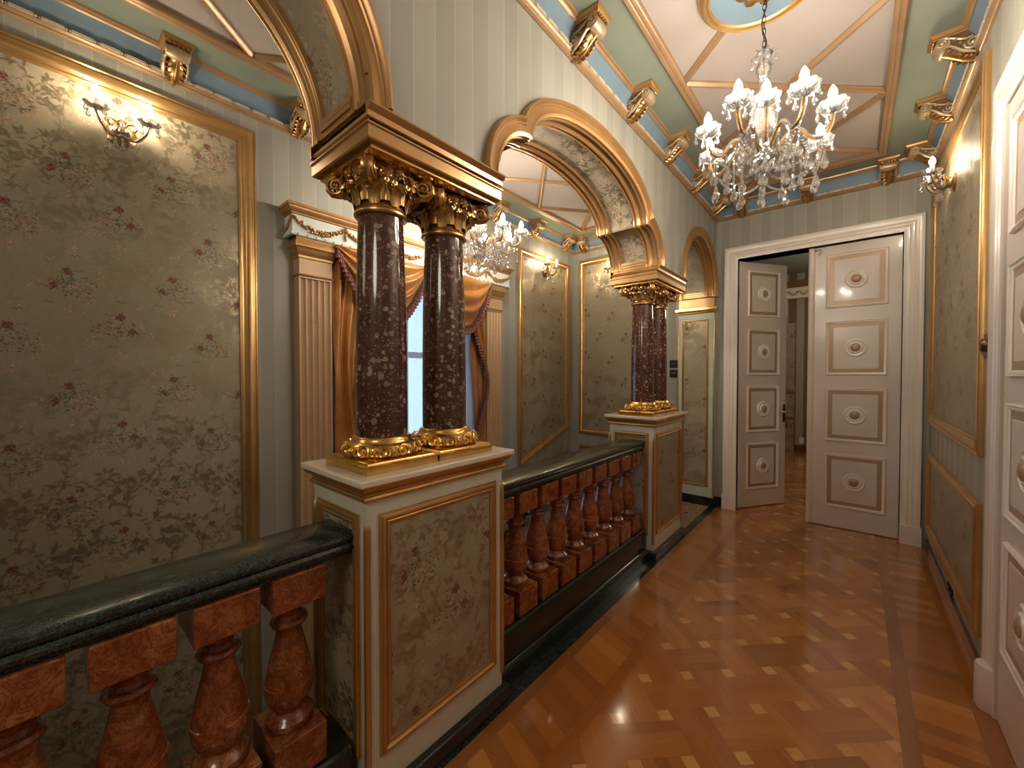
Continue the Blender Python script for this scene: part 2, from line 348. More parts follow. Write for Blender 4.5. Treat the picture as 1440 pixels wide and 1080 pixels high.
# ------------------------------------------------------------------ mesh building
class MB:
    def __init__(s): s.V = []; s.F = []; s.UV = {}
    def add(s, V, F, uv=None):
        o = len(s.V); s.V += [tuple(map(float, v)) for v in V]
        for i, f in enumerate(F):
            if uv is not None: s.UV[len(s.F)] = [uv[k] for k in f]
            s.F.append([k+o for k in f])
        return s
    def box(s, x0, x1, y0, y1, z0, z1):
        V = [(x, y, z) for z in (z0, z1) for y in (y0, y1) for x in (x0, x1)]
        return s.add(V, [(0,2,3,1),(4,5,7,6),(0,1,5,4),(2,6,7,3),(0,4,6,2),(1,3,7,5)])
    def obox(s, c, ax, ay, az, hx, hy, hz):
        c = Vector(c); V = []
        for k in (-1, 1):
            for j in (-1, 1):
                for i in (-1, 1): V.append(c+Vector(ax)*hx*i+Vector(ay)*hy*j+Vector(az)*hz*k)
        return s.add(V, [(0,2,3,1),(4,5,7,6),(0,1,5,4),(2,6,7,3),(0,4,6,2),(1,3,7,5)])
    def grid(s, P, closed_u=False, closed_v=False, uv=None):
        n, m = len(P), len(P[0]); V = [p for r in P for p in r]; F = []
        for i in range(n if closed_u else n-1):
            for j in range(m if closed_v else m-1):
                a, b = i, (i+1) % n; c, d = j, (j+1) % m
                F.append((a*m+c, b*m+c, b*m+d, a*m+d))
        return s.add(V, F, [q for r in uv for q in r] if uv else None)
    def lathe(s, prof, c=(0,0,0), seg=24, ax=None, cap=True, lobes=0, lamp=0):
        c = Vector(c)
        if ax is None: e1, e2, e3 = Vector((1,0,0)), Vector((0,1,0)), Vector((0,0,1))
        else:
            e3 = Vector(ax).normalized(); e1 = e3.orthogonal().normalized(); e2 = e3.cross(e1)
        P = []
        for r, z in prof:
            row = []
            for k in range(seg):
                a = 2*PI*k/seg; rr = r*(1+lamp*math.cos(lobes*a)) if lobes else r
                row.append(c+e1*rr*math.cos(a)+e2*rr*math.sin(a)+e3*z)
            P.append(row)
        s.grid([list(x) for x in zip(*P)], closed_u=True)
        if cap:
            o = len(s.V)
            for row, fl in ((P[0], True), (P[-1], False)):
                if (row[0]-row[seg//2]).length > 1e-4:
                    f = list(range(seg)); s.add(row, [f[::-1] if fl else f])
        return s
    def tube(s, path, r, seg=8, cap=True, flat=1.0):
        path = [Vector(p) for p in path]; n = len(path)
        rs = r if isinstance(r, (list, tuple)) else [r]*n
        up = None; P = []
        for i in range(n):
            t = (path[min(i+1, n-1)]-path[max(i-1, 0)])
            if t.length < 1e-9: t = Vector((0,0,1))
            t.normalize()
            if up is None: up = t.orthogonal().normalized()
            up = (up-t*up.dot(t))
            if up.length < 1e-6: up = t.orthogonal()
            up.normalize(); b = t.cross(up)
            P.append([path[i]+(up*math.cos(2*PI*k/seg)+b*math.sin(2*PI*k/seg)*flat)*rs[i] for k in range(seg)])
        s.grid(P, closed_v=True)
        if cap: s.add(P[0], [list(range(seg))[::-1]]); s.add(P[-1], [list(range(seg))])
        return s
    def ribbon(s, path, side, ws, th, seg=8):
        # leaf-like strip: elliptical section, side = width direction
        path = [Vector(p) for p in path]; n = len(path); side = Vector(side).normalized(); P = []
        for i in range(n):
            t = (path[min(i+1, n-1)]-path[max(i-1, 0)]).normalized(); nn = t.cross(side).normalized()
            P.append([path[i]+side*ws[i]*math.cos(2*PI*k/seg)+nn*th*(math.sin(2*PI*k/seg)-.6*abs(math.cos(2*PI*k/seg))) for k in range(seg)])
        s.grid(P, closed_v=True)
        s.add(P[0], [list(range(seg))[::-1]]); s.add(P[-1], [list(range(seg))])
        return s
    def ell(s, c, r, seg=10, rings=6):
        c = Vector(c); r = r if isinstance(r, (tuple, list)) else (r, r, r); P = []
        for i in range(rings+1):
            a = PI*i/rings-PI/2; a = max(min(a, PI/2-.02), -PI/2+.02)
            P.append([c+Vector((r[0]*math.cos(a)*math.cos(2*PI*k/seg), r[1]*math.cos(a)*math.sin(2*PI*k/seg), r[2]*math.sin(a))) for k in range(seg)])
        s.grid(P, closed_v=True); return s
    def sweep(s, path, prof, n, closed=True, uvs=None):
        # planar moulding: profile (u outward in the plane = t x n, h along n), mitred corners
        path = [Vector(p) for p in path]; n = Vector(n).normalized(); N = len(path); P = []; U = []
        L = 0
        for i in range(N):
            if closed: a, b = path[i-1], path[(i+1) % N]
            else: a, b = path[max(i-1, 0)], path[min(i+1, N-1)]
            t1 = (path[i]-a); t2 = (b-path[i])
            if t1.length < 1e-9: t1 = t2
            if t2.length < 1e-9: t2 = t1
            l1 = t1.normalized().cross(n); l2 = t2.normalized().cross(n)
            m = (l1+l2)/max(.35, 1+l1.dot(l2))
            if i: L += (path[i]-path[i-1]).length
            P.append([path[i]+m*u+n*h for u, h in prof])
            U.append([(h+u, L) for u, h in prof])
        s.grid(P, closed_u=closed, uv=U if uvs else None)
        if not closed and len(prof) > 2 and not uvs:
            s.add(P[0], [list(range(len(prof)))]); s.add(P[-1], [list(range(len(prof)))[::-1]])
        return s
    def between(s, A, B, prof, du):
        # moulding drawn between two matching curves (y, z); profile (u, x), u in metres of du
        P = []
        for a, b in zip(A, B):
            P.append([(x, a[0]+(b[0]-a[0])*u/du, a[1]+(b[1]-a[1])*u/du) for u, x in prof])
        s.grid(P); s.add(P[0], [list(range(len(prof)))]); s.add(P[-1], [list(range(len(prof)))[::-1]])
        return s
    def prism(s, poly, axis, a0, a1):
        def q(p, a): return {0: (a, p[0], p[1]), 1: (p[0], a, p[1]), 2: (p[0], p[1], a)}[axis]
        n = len(poly); V = [q(p, a0) for p in poly]+[q(p, a1) for p in poly]
        F = [list(range(n))[::-1], [k+n for k in range(n)]]+[(i, (i+1) % n, n+(i+1) % n, n+i) for i in range(n)]
        return s.add(V, F)
    def build(s, name, m, parent=None, smooth=35, bevel=0, bseg=2, fixn=True):
        me = bpy.data.meshes.new(name)
        me.from_pydata(s.V, [], s.F)
        me.update()
        uvl = me.uv_layers.new(name='UVMap'); co = [v.co for v in me.vertices]
        for p in me.polygons:
            if p.index in s.UV:
                for li, q in zip(p.loop_indices, s.UV[p.index]): uvl.data[li].uv = q
            else:
                nx, ny, nz = map(abs, p.normal)
                for li in p.loop_indices:
                    c = co[me.loops[li].vertex_index]
                    uvl.data[li].uv = (c.y, c.z) if nx >= ny and nx >= nz else ((c.x, c.z) if ny >= nz else (c.x, c.y))
        bm = bmesh.new(); bm.from_mesh(me)
        if fixn: bmesh.ops.recalc_face_normals(bm, faces=bm.faces)
        if smooth:
            lim = math.radians(smooth)
            for f in bm.faces: f.smooth = True
            for e in bm.edges:
                if len(e.link_faces) == 2: e.smooth = e.calc_face_angle(0) < lim
        bm.to_mesh(me); bm.free()
        if m is not None: me.materials.append(m if not isinstance(m, str) else M[m])
        o = bpy.data.objects.new(name, me); COL.objects.link(o)
        if parent is not None: attach(o, parent)
        if bevel:
            md = o.modifiers.new('bevel', 'BEVEL'); md.width = bevel; md.segments = bseg; md.limit_method = 'ANGLE'; md.angle_limit = math.radians(40)
        return o
def world_loc(o):
    l = Vector(o.location)
    while o.parent: o = o.parent; l += o.location
    return l
BASE = {}
def attach(o, parent):
    o.parent = parent
    e = parent
    while e.parent: e = e.parent
    o.matrix_parent_inverse = Matrix.Translation(-BASE.get(e.name, Vector())) if parent is e else Matrix.Identity(4)
    if parent is not e: o.matrix_parent_inverse = Matrix.Identity(4)
def thing(name, label, cat, loc=(0,0,0), group=None):
    o = bpy.data.objects.new(name, None); COL.objects.link(o); o.empty_display_size = .1
    o.location = loc; BASE[o.name] = Vector(loc)
    tag(o, label, cat, group); return o
def tag(o, label, cat, group=None):
    o['label'] = label; o['category'] = cat
    if group: o['group'] = group
    return o
def struct(o): o['kind'] = 'structure'; return o
def dup(root, loc, rotz=0, label=None, group=None):
    r = root.copy(); COL.objects.link(r); r.location = loc; r.rotation_euler = (0,0,rotz)
    BASE[r.name] = BASE[root.name]
    if label: r['label'] = label
    if group: r['group'] = group
    def rec(src, dst):
        for ch in list(src.children):
            c = ch.copy(); COL.objects.link(c); c.parent = dst; c.matrix_parent_inverse = ch.matrix_parent_inverse.copy()
            rec(ch, c)
    rec(root, r)
    return r
def setbase(o, loc):
    # shift a single-mesh thing so that its origin sits at loc
    v = Vector(loc); o.data.transform(Matrix.Translation(-v)); o.location = v; BASE[o.name] = v; return o
def arc(c, r, a0, a1, n):
    return [(c[0]+r*math.cos(a0+(a1-a0)*i/n), c[1]+r*math.sin(a0+(a1-a0)*i/n)) for i in range(n+1)]
def rectX(x, y0, y1, z0, z1, s=1):
    p = [(x,y0,z0),(x,y1,z0),(x,y1,z1),(x,y0,z1)]
    return p if s > 0 else p[::-1]
def rectY(y, x0, x1, z0, z1, s=-1):
    p = [(x0,y,z0),(x1,y,z0),(x1,y,z1),(x0,y,z1)]
    return p if s < 0 else p[::-1]
def frame_prof(w, h=.03):
    return [(0,0),(0,h*.35),(w*.10,h*.5),(w*.16,h*.38),(w*.22,h*.36),(w*.30,h*.5),(w*.45,h*.85),(w*.60,h),(w*.70,h*.95),(w*.76,h*.72),(w*.82,h*.70),(w*.88,h*.85),(w*.95,h*.75),(w,h*.4),(w,0)]
def bead_prof(w, h):
    return [(0,0),(0,h*.4),(w*.12,h*.62),(w*.25,h*.62),(w*.32,h*.45),(w*.42,h*.6),(w*.55,h*.95),(w*.68,h),(w*.8,h*.85),(w*.86,h*.5),(w,h*.45),(w,0)]
# ------------------------------------------------------------------ layout
XE, XW = .515, -1.24          # right wall, right face of the arcade
XB = -1.66                    # stair-side face of the arcade
XL = -3.2                     # outer wall of the stairwell
YE = 5.15                     # end wall
YN = -1.7                     # wall behind the camera
ZC = 3.5                      # ceiling
AX, AY, AZ = Vector((1,0,0)), Vector((0,1,0)), Vector((0,0,1))

# ------------------------------------------------------------------ setting
def mbox(name, boxes, m, kind=True, **k):
    b = MB()
    for q in boxes: b.box(*q)
    o = b.build(name, m, **k)
    return struct(o) if kind else o
mbox('wall_right', [(XE, XE+.2, YN, YE+.2, 0, ZC)], 'stripe')
mbox('wall_back', [(XL, -1.02, YE, YE+.2, -2.2, ZC), (.33, XE, YE, YE+.2, 0, ZC), (-1.02, .33, YE, YE+.2, 2.86, ZC)], 'stripe')
mbox('wall_front', [(XL, XE, YN-.2, YN, -2.2, ZC)], 'stripe')
WY0, WY1, WZ0, WZ1 = 1.62, 3.06, .35, 2.50
mbox('wall_left', [(XL-.3, XL, YN, WY0, -2.2, ZC), (XL-.3, XL, WY1, YE+.2, -2.2, ZC), (XL-.3, XL, WY0, WY1, -2.2, WZ0), (XL-.3, XL, WY0, WY1, WZ1, ZC)], 'stripe')
mbox('wall_middle_base', [(XB, XW-.02, YN, 4.0, -2.2, -.05)], 'ped_green')
# ceilings: green margins with a raised pale field
def ceiling(name, x0, x1, y0, y1, fx0, fx1, fy0, fy1):
    b = MB()
    for q in ((x0, fx0, y0, y1), (fx1, x1, y0, y1), (fx0, fx1, y0, fy0), (fx0, fx1, fy1, y1)):
        b.box(q[0], q[1], q[2], q[3], ZC, ZC+.12)
    o = struct(b.build(name, 'ceil_green'))
    f = struct(MB().box(fx0, fx1, fy0, fy1, ZC+.02, ZC+.12).build(name+'_field', 'ceil_field'))
CF = dict(fx0=-.90, fx1=.16)
SF = dict(fx0=-2.85, fx1=-2.02)
NY = [-1.105+.985*k for k in range(7)]     # lattice node rows ... 4.805
ceiling('ceiling', XW, XE, YN, YE, -.90, .16, NY[0]+.03, NY[6]-.03)
ceiling('ceiling_stairwell', XL, XB, YN, YE, -2.85, -2.02, NY[0]+.03, NY[6]-.03)
def battens(x0, x1, idx):
    b = MB()
    pr = [(-.035,0),(-.035,.010),(-.022,.018),(-.018,.026),(-.006,.034),(.006,.034),(.018,.026),(.022,.018),(.035,.010),(.035,0)]
    up = Vector((0,0,-1)); z = ZC+.02
    for k in range(6):
        for A, B in (((x0, NY[k], z), (x1, NY[k+1], z)), ((x1, NY[k], z), (x0, NY[k+1], z))):
            b.sweep([A, B], [(u*.72, h*.8) for u, h in pr], up, closed=False)
    o = struct(b.build('trim_%d' % idx, 'gold_ceiling'))
    f = MB().sweep([(x0-.008, NY[0], ZC-.001), (x0-.008, NY[6], ZC-.001), (x1+.008, NY[6], ZC-.001), (x1+.008, NY[0], ZC-.001)],
                   [(-.03,-.021),(-.03,.008),(-.022,.018),(-.010,.022),(-.004,.016),(.006,.024),(.018,.026),(.025,.016),(.030,.010),(.030,0)], up)
    struct(f.build('trim_%d' % (idx+1), 'gold_ceiling'))
battens(-.90, .16, 1); battens(-2.85, -2.02, 3)
# cornices, blue friezes
def cornice(x0, x1, y0, y1, idx, beads):
    p = [(x0,y0,0),(x1,y0,0),(x1,y1,0),(x0,y1,0)]
    g = MB().sweep(p, [(0,3.328),(-.010,3.329),(-.018,3.335),(-.016,3.341),(-.026,3.346),(-.031,3.354),(-.029,3.360),(-.022,3.364),(0,3.366)], AZ)
    struct(g.build('trim_%d' % idx, 'gold_ceiling'))
    c = MB()
    for (A, B) in beads:
        A, B = Vector(A), Vector(B); L = (B-A).length; d = (B-A)/L; nn = Vector((-d.y, d.x, 0))
        for k in range(int(L/.105)):
            q = A+d*(.05+k*.105)+Vector((0,0,3.3655))+nn*.030
            c.obox(q, d, nn, AZ, .040, .0065, .0075)
            for s in (-.0065, .0065): c.ell(q+d*(.0525+s), (.0055,.0055,.007), 6, 4)
    struct(c.build('trim_%d' % (idx+1), 'bead_cream'))
    bl = MB().sweep(p, [(0,3.364),(-.014,3.368),(-.022,3.40),(-.036,3.44),(-.060,3.476),(-.085,3.498),(0,3.4995)], AZ)
    struct(bl.build('trim_%d' % (idx+2), 'frieze_blue'))
    t = MB().sweep(p, [(-.060,3.4995),(-.060,3.470),(-.068,3.474),(-.074,3.484),(-.084,3.488),(-.088,3.4995)], AZ)
    struct(t.build('trim_%d' % (idx+3), 'gold_ceiling'))
cornice(XW, XE, YN, YE, 5, [((XW,YE,0),(XW,.8,0)), ((XE,YE,0),(XW,YE,0)), ((XE,2.0,0),(XE,YE,0))])
cornice(XL, XB, YN, YE, 9, [((XL,YE,0),(XL,-.4,0)), ((XB,YE,0),(XL,YE,0))])
# ------------------------------------------------------------------ floor
def clip(poly, a, b, c):
    out = []
    for i in range(len(poly)):
        p, q = poly[i], poly[(i+1) % len(poly)]
        dp, dq = a*p[0]+b*p[1]-c, a*q[0]+b*q[1]-c
        if dp <= 0: out.append(p)
        if dp*dq < 0:
            t = dp/(dp-dq); out.append((p[0]+(q[0]-p[0])*t, p[1]+(q[1]-p[1])*t))
    return out
def clip_rect(poly, r):
    for a, b, c in ((-1,0,-r[0]), (1,0,r[1]), (0,-1,-r[2]), (0,1,r[3])):
        poly = clip(poly, a, b, c)
        if len(poly) < 3: return []
    return poly
class Floor:
    def __init__(s): s.m = MB(); s.t = []
    def plank(s, poly, tone, ang, rect):
        poly = clip_rect(poly, rect)
        if len(poly) < 3: return
        g = .0006; cx = sum(p[0] for p in poly)/len(poly); cy = sum(p[1] for p in poly)/len(poly)
        off = random.uniform(0, 9)
        V = []; U = []
        for p in poly:
            dx, dy = p[0]-cx, p[1]-cy; d = math.hypot(dx, dy) or 1
            V.append((p[0]-dx/d*g, p[1]-dy/d*g, 0.0))
            U.append((p[0]*math.cos(ang)+p[1]*math.sin(ang)+off, -p[0]*math.sin(ang)+p[1]*math.cos(ang)+off))
        s.m.add(V, [list(range(len(V)))], U); s.t.append(tone)
    def weave(s, rect):
        L = .2235; q = L/4; r2 = math.sqrt(.5)
        ox, oy = -.324, 2.137; p0 = (ox+oy)*r2; q0 = (oy-ox)*r2
        def W(u, v): u += p0; v += q0; return ((u-v)*r2, (u+v)*r2)
        n = 26
        for i in range(-n, n):
            for j in range(-n, n):
                u, v = i*L, j*L
                c = W(u, v)
                if not (rect[0]-.4 < c[0] < rect[1]+.4 and rect[2]-.4 < c[1] < rect[3]+.4): continue
                h = q/2
                s.plank([W(u-h, v-h), W(u+h, v-h), W(u+h, v+h), W(u-h, v+h)], random.uniform(.74, .93), PI/4, rect)
                base = random.uniform(.37, .62)
                for k in range(3):
                    a0, a1 = h+k*q, h+(k+1)*q; t = base+random.uniform(-.09, .09)
                    if (i+j) % 2 == 0: s.plank([W(u-h, v+a0), W(u+L+h, v+a0), W(u+L+h, v+a1), W(u-h, v+a1)], t, PI/4, rect)
                    else: s.plank([W(u+a0, v-h), W(u+a1, v-h), W(u+a1, v+L+h), W(u+a0, v+L+h)], t, 3*PI/4, rect)
    def strip(s, x0, x1, y0, y1, w, slope, lo, hi, light=.12):
        y = y0-.3
        while y < y1+.3:
            t = random.uniform(lo, hi)
            if random.random() < light: t += .2
            d = (x1-x0)*slope
            s.plank([(x0, y), (x1, y+d), (x1, y+d+w), (x0, y+w)], t, 0, (x0, x1, y0, y1)); y += w
    def long(s, x0, x1, y0, y1, lo, hi):
        y = y0
        while y < y1:
            l = random.uniform(.9, 1.4); s.plank([(x0,y),(x1,y),(x1,y+l),(x0,y+l)], random.uniform(lo, hi), PI/2, (x0,x1,y0,y1)); y += l
    def build(s, name):
        o = s.m.build(name, 'parquet', smooth=0, fixn=False)
        at = o.data.attributes.new('tone', 'FLOAT', 'FACE'); at.data.foreach_set('value', s.t)
        return struct(o)
F = Floor()
FX0, FX1, FY1 = -1.215, XE, 5.36
F.long(FX0, FX0+.055, YN, FY1, .30, .45)
F.strip(FX0+.055, -.93, YN, FY1, .088, -.35, .36, .58)
F.long(-.93, -.875, YN, FY1, .30, .45)
F.weave((-.875, .165, YN, FY1))
F.long(.165, .225, YN, FY1, .25, .40)
F.strip(.225, .43, YN, FY1, .072, .10, .30, .46, .22)
F.long(.43, XE, YN, FY1, .28, .42)
F.build('floor')
mbox('floor_base', [(XW-.02, XE+.2, YN, YE+.4, -.08, -.003)], 'dark_room', smooth=0)
# stair landing, flight and lower floor
mbox('floor_landing', [(-2.28, XW, 4.0, YE, -.16, -.006)], 'black_marble')
o = MB().box(-2.2, -1.285, 4.08, YE-.09, -.006, .006).build('carpet', 'carpet')
tag(setbase(o, (-1.7, 4.5, 0)), 'patterned red and cream carpet on the stair landing behind the far pedestal', 'carpet')
b = MB()
for k in range(15):
    y1 = YE-.1-k*.36; b.box(XL, -2.28, y1-.36, y1, -2.2, -.02-k*.12)
struct(b.build('floor_stairs', 'stair_stone'))
mbox('floor_lower', [(XL, XB, YN, YE, -2.3, -2.2)], 'stair_stone')
# dark marble threshold and skirtings
mbox('trim_13', [(XW-.10, FX0, YN, YE, -.02, .003)], 'green_marble')
mbox('baseboard_back', [(-2.3, -1.17, YE-.03, YE, 0, .115)], 'black_marble')
mbox('baseboard_right', [(XE-.018, XE, 2.9, YE, 0, .07)], 'parquet')
b = MB(); b.prism([(-1.2, -2.2), (YE, -.05), (YE, .16), (-1.2, -1.93)], 0, XL, XL+.025)
struct(b.build('baseboard_left', 'black_marble'))
# ------------------------------------------------------------------ arches
def arc_ell(yc, zc, a, b_, a0, a1, n):
    return [(yc+a*math.cos(a0+(a1-a0)*i/n), zc+b_*math.sin(a0+(a1-a0)*i/n)) for i in range(n+1)]
def trefoil(yc, z0=2.455):
    zc = 2.722; R = []
    R += arc_ell(yc+.735, z0, .25, zc-z0, 0, PI/2, 14)
    R += arc_ell(yc, zc, .735, .305, 0, PI, 44)[0:]
    R += arc_ell(yc-.735, z0, .25, zc-z0, PI/2, PI, 14)
    out = [R[0]]
    for p in R[1:]:
        if math.dist(p, out[-1]) > 1e-4: out.append(p)
    return out
def trefoil_outer(yc, z0=2.455):
    a, b_ = .333, .350; th = math.acos(.080/a)
    lo = arc_ell(yc+.735, z0, a, b_, 0, th, 14)
    zc, A, B = 2.722, .830, .388; ph = math.asin((lo[-1][1]-zc)/B)
    up = arc_ell(yc, zc, .815/math.cos(ph), B, ph, PI-ph, 44)
    R = lo+up[1:]+[(2*yc-p[0], p[1]) for p in lo[::-1]][1:]
    return R
A0 = [(p[0], p[1]) for p in arc_ell(.107, 2.455, .61, .57, 0, PI, 40)]
A1 = trefoil(2.33)
A2 = arc_ell(4.513, 2.455, .53, .545, 0, PI, 40)
# arcade wall above the piers
def arcade():
    poly = [(YN, ZC), (YN, -.0), (-.62, 0.0)]
    poly = [(YN, ZC), (YN, 0), (A0[-1][0]-.06, 0)]
    def off(R, d=.06):
        c = []; n = len(R)
        for i in range(n):
            a, b_ = R[max(i-1,0)], R[min(i+1,n-1)]
            t = Vector((b_[0]-a[0], b_[1]-a[1])).normalized(); c.append((R[i][0]+t.y*d, R[i][1]-t.x*d))
        return c
    for R in (A0, A1, A2): poly += [p for p in off(R, .03)[::-1]]
    poly += [(YE, 2.455), (YE, ZC)]
    return MB().prism(poly, 0, XB+.004, XW-.004)
struct(arcade().build('wall_middle', 'stripe'))
def arch(R, name, label, ends, outer=None):
    yc = (R[0][0]+R[-1][0])/2
    t = thing(name, label, 'arch', (-1.45, yc, 2.46))
    path = [(0, p[0], p[1]) for p in R]
    fr = [(0, XW-.06),(0, XW+.012),(.010, XW+.016),(.018, XW+.010),(.046, XW+.008),(.050, XW+.014),(.056, XW+.014),(.060, XW+.022),(.068, XW+.030),(.076, XW+.028),(.081, XW+.014),(.083, XW-.004)]
    (MB().between(R, outer, fr, .083) if outer else MB().sweep(path, fr, AX, closed=False)).build('face_moulding', 'gold_paint', t)
    for k, (sg0, sg1, a_, b_) in enumerate(ends):
        for x in (XW+.004, XB-.004):
            q = [(x, p[0], p[1]) for p in R[sg0+(2 if a_ else 0):sg1-(2 if b_ else 0)]]
            MB().tube(q, .0085, 8).build('arris_bead', 'gold_frame', t)
    bk = [(u, XW+XB-h) for u, h in fr][::-1]
    (MB().between(R, outer, bk, .083) if outer else MB().sweep(path, bk, AX, closed=False)).build('face_moulding', 'gold_paint', t)
    # soffit: gold borders either side of a papered panel; only where the curve is continuous
    for seg in ends:
        P = path[seg[0]:seg[1]]
        def band(h0, s):
            pr = [(.004, h0)]
            for d, u in ((.004,-.008),(.014,-.010),(.020,-.002),(.045,-.002),(.050,-.006),(.058,-.014),(.066,-.012),(.074,-.004),(.086,-.004),(.090,-.010),(.097,-.008),(.100,.012)):
                pr.append((u, h0-s*d))
            return pr if s > 0 else pr[::-1]
        MB().sweep(P, band(XW-.008, 1), AX, closed=False).build('soffit_border', 'gold_paint', t)
        MB().sweep(P, band(XB+.008, -1), AX, closed=False).build('soffit_border', 'gold_paint', t)
        MB().sweep(P, [(.008, XB+.10),(.008, XW-.10)], AX, closed=False, uvs=True).build('soffit_wallpaper', 'floral', t)
        # end bars closing the papered panel
        for k, s in ((0, 1), (-1, -1)):
            e = MB()
            if seg[2] and k == 0 or seg[3] and k == -1:
                p, q = Vector(P[k]), Vector(P[k+s]); d = (q-p).normalized(); nn = d.cross(AX)*(1 if True else 1)
                for dd, hh in ((.030,.006),(.052,.004)):
                    e.obox(p+d*dd+Vector(((XB+XW)/2,0,0)), AX, d, d.cross(AX), .115, .009, .008+hh)
                e.obox(p+d*.012+Vector(((XB+XW)/2,0,0)), AX, d, d.cross(AX), .20, .012, .008)
            if e.V: e.build('soffit_end_bar', 'gold_paint', t)
    return t
n1 = len(A1)
arch(A0, 'arch_surround', 'gilded arch surround nearest the camera, rising out of the top of the frame', [(0, len(A0), 1, 1)])
i1 = min(range(n1), key=lambda i: abs(A1[i][0]-(2.33+.735))+abs(A1[i][1]-2.722)); i2 = n1-1-i1
arch(A1, 'arch_surround', 'gilded three-lobed arch surround in the middle, between the two pedestals', [(0, i1+1, 1, 0), (i1, i2+1, 0, 0), (i2, n1, 0, 1)], trefoil_outer(2.33))
arch(A2, 'arch_surround', 'narrow round gilded arch surround beside the end wall', [(0, len(A2), 1, 1)])
# small cove slips on the corner edge of the arches' front soffit handled in face_moulding
# ------------------------------------------------------------------ pier caps
def pier_cap(y0, y1, label):
    t = thing('pier_cap', label, 'entablature', (-1.45, (y0+y1)/2, 2.33))
    p = [(-1.625, y0+.035, 0), (-1.275, y0+.035, 0), (-1.275, y1-.035, 0), (-1.625, y1-.035, 0)]
    MB().sweep(p, [(-.3,2.322),(.012,2.322),(.019,2.326),(.019,2.339),(-.02,2.340)], AZ).build('abacus', 'gold_leaf', t)
    MB().sweep(p, [(-.1,2.338),(.036,2.340),(.040,2.345),(.040,2.384),(.046,2.388),(.046,2.393),(.030,2.396),(.026,2.414),(.036,2.420),(.038,2.428),(.030,2.434),(.022,2.440),(.020,2.4545),(-.1,2.4545)], AZ).build('cornice', 'gold_paint', t)
    for s, x in ((1, XW-.002), (-1, XB+.002)):
        b = MB()
        b.sweep([(x, y0-.01, 2.440), (x, y1+.01, 2.440)] if s < 0 else [(x, y1+.01, 2.440), (x, y0-.01, 2.440)], [(-.03,0),(-.03,.010),(-.012,.012),(-.006,.020),(.004,.030),(.012,.028),(.018,.014),(.02,0)], AX*s, closed=False)
        b.build('string_moulding', 'gold_paint', t)
    return t
pier_cap(.717, 1.365, 'gilded pier cap resting on the near pair of marble columns')
pier_cap(3.297, 3.985, 'gilded pier cap resting on the far pair of marble columns')
# ------------------------------------------------------------------ pedestals
def pedestal(label):
    t = thing('pedestal', label, 'pedestal', (-1.465, 1.06, 0))
    x0, x1, y0, y1 = -1.665, -1.265, .715, 1.405
    MB().box(x0, x1, y0, y1, .05, 1.125).build('body', 'ped_green', t)
    MB().box(x0-.03, x1+.035, y0-.03, y1+.03, 0, .075).build('skirting', 'black_marble', t, bevel=.008)
    MB().box(x0-.035, x1+.045, y0-.045, y1+.045, 1.172, 1.197).build('top_slab', 'cream_marble', t, bevel=.006)
    p = [(x0,y0,0),(x1,y0,0),(x1,y1,0),(x0,y1,0)]
    MB().sweep(p, [(-.05,1.112),(.006,1.112),(.013,1.116),(.016,1.123),(.013,1.130),(.005,1.133),(.005,1.138),(.012,1.146),(.026,1.154),(.032,1.166),(.032,1.172),(-.05,1.172)], AZ).build('cornice_moulding', 'gold_frame', t)
    z0, z1 = .195, 1.06; w = .042; h = .016
    def face(path, n):
        MB().sweep(path, bead_prof(w, h), n).build('panel_frame', 'gold_frame', t)
        q = MB(); q.add([Vector(v)+Vector(n)*.002 for v in path], [(0,1,2,3)]); q.build('wallpaper_panel', 'floral', t, fixn=False)
    face(rectX(x1, y0+.045+w, y1-.045-w, z0+w, z1-w), AX)
    face(rectX(x0, y0+.045+w, y1-.045-w, z0+w, z1-w, -1), -AX)
    face(rectY(y0, x0+.035+w, x1-.045-w, z0+w, z1-w), -AY)
    face(rectY(y1, x0+.035+w, x1-.045-w, z0+w, z1-w, 1), AY)
    for x, y in ((x1, y0), (x1, y1), (x0, y0), (x0, y1)):
        MB().lathe([(.002,.12),(.010,.135),(.0115,.16),(.0115,1.0),(.010,1.025),(.002,1.04)], (x, y, 0), 12).build('corner_bead', 'gold_frame', t)
    return t
DY = 2.585
ped = pedestal('papered pedestal in the foreground carrying the near pair of marble columns')
dup(ped, (-1.465, 1.06+DY, 0), 0, 'papered pedestal further back carrying the far pair of marble columns')

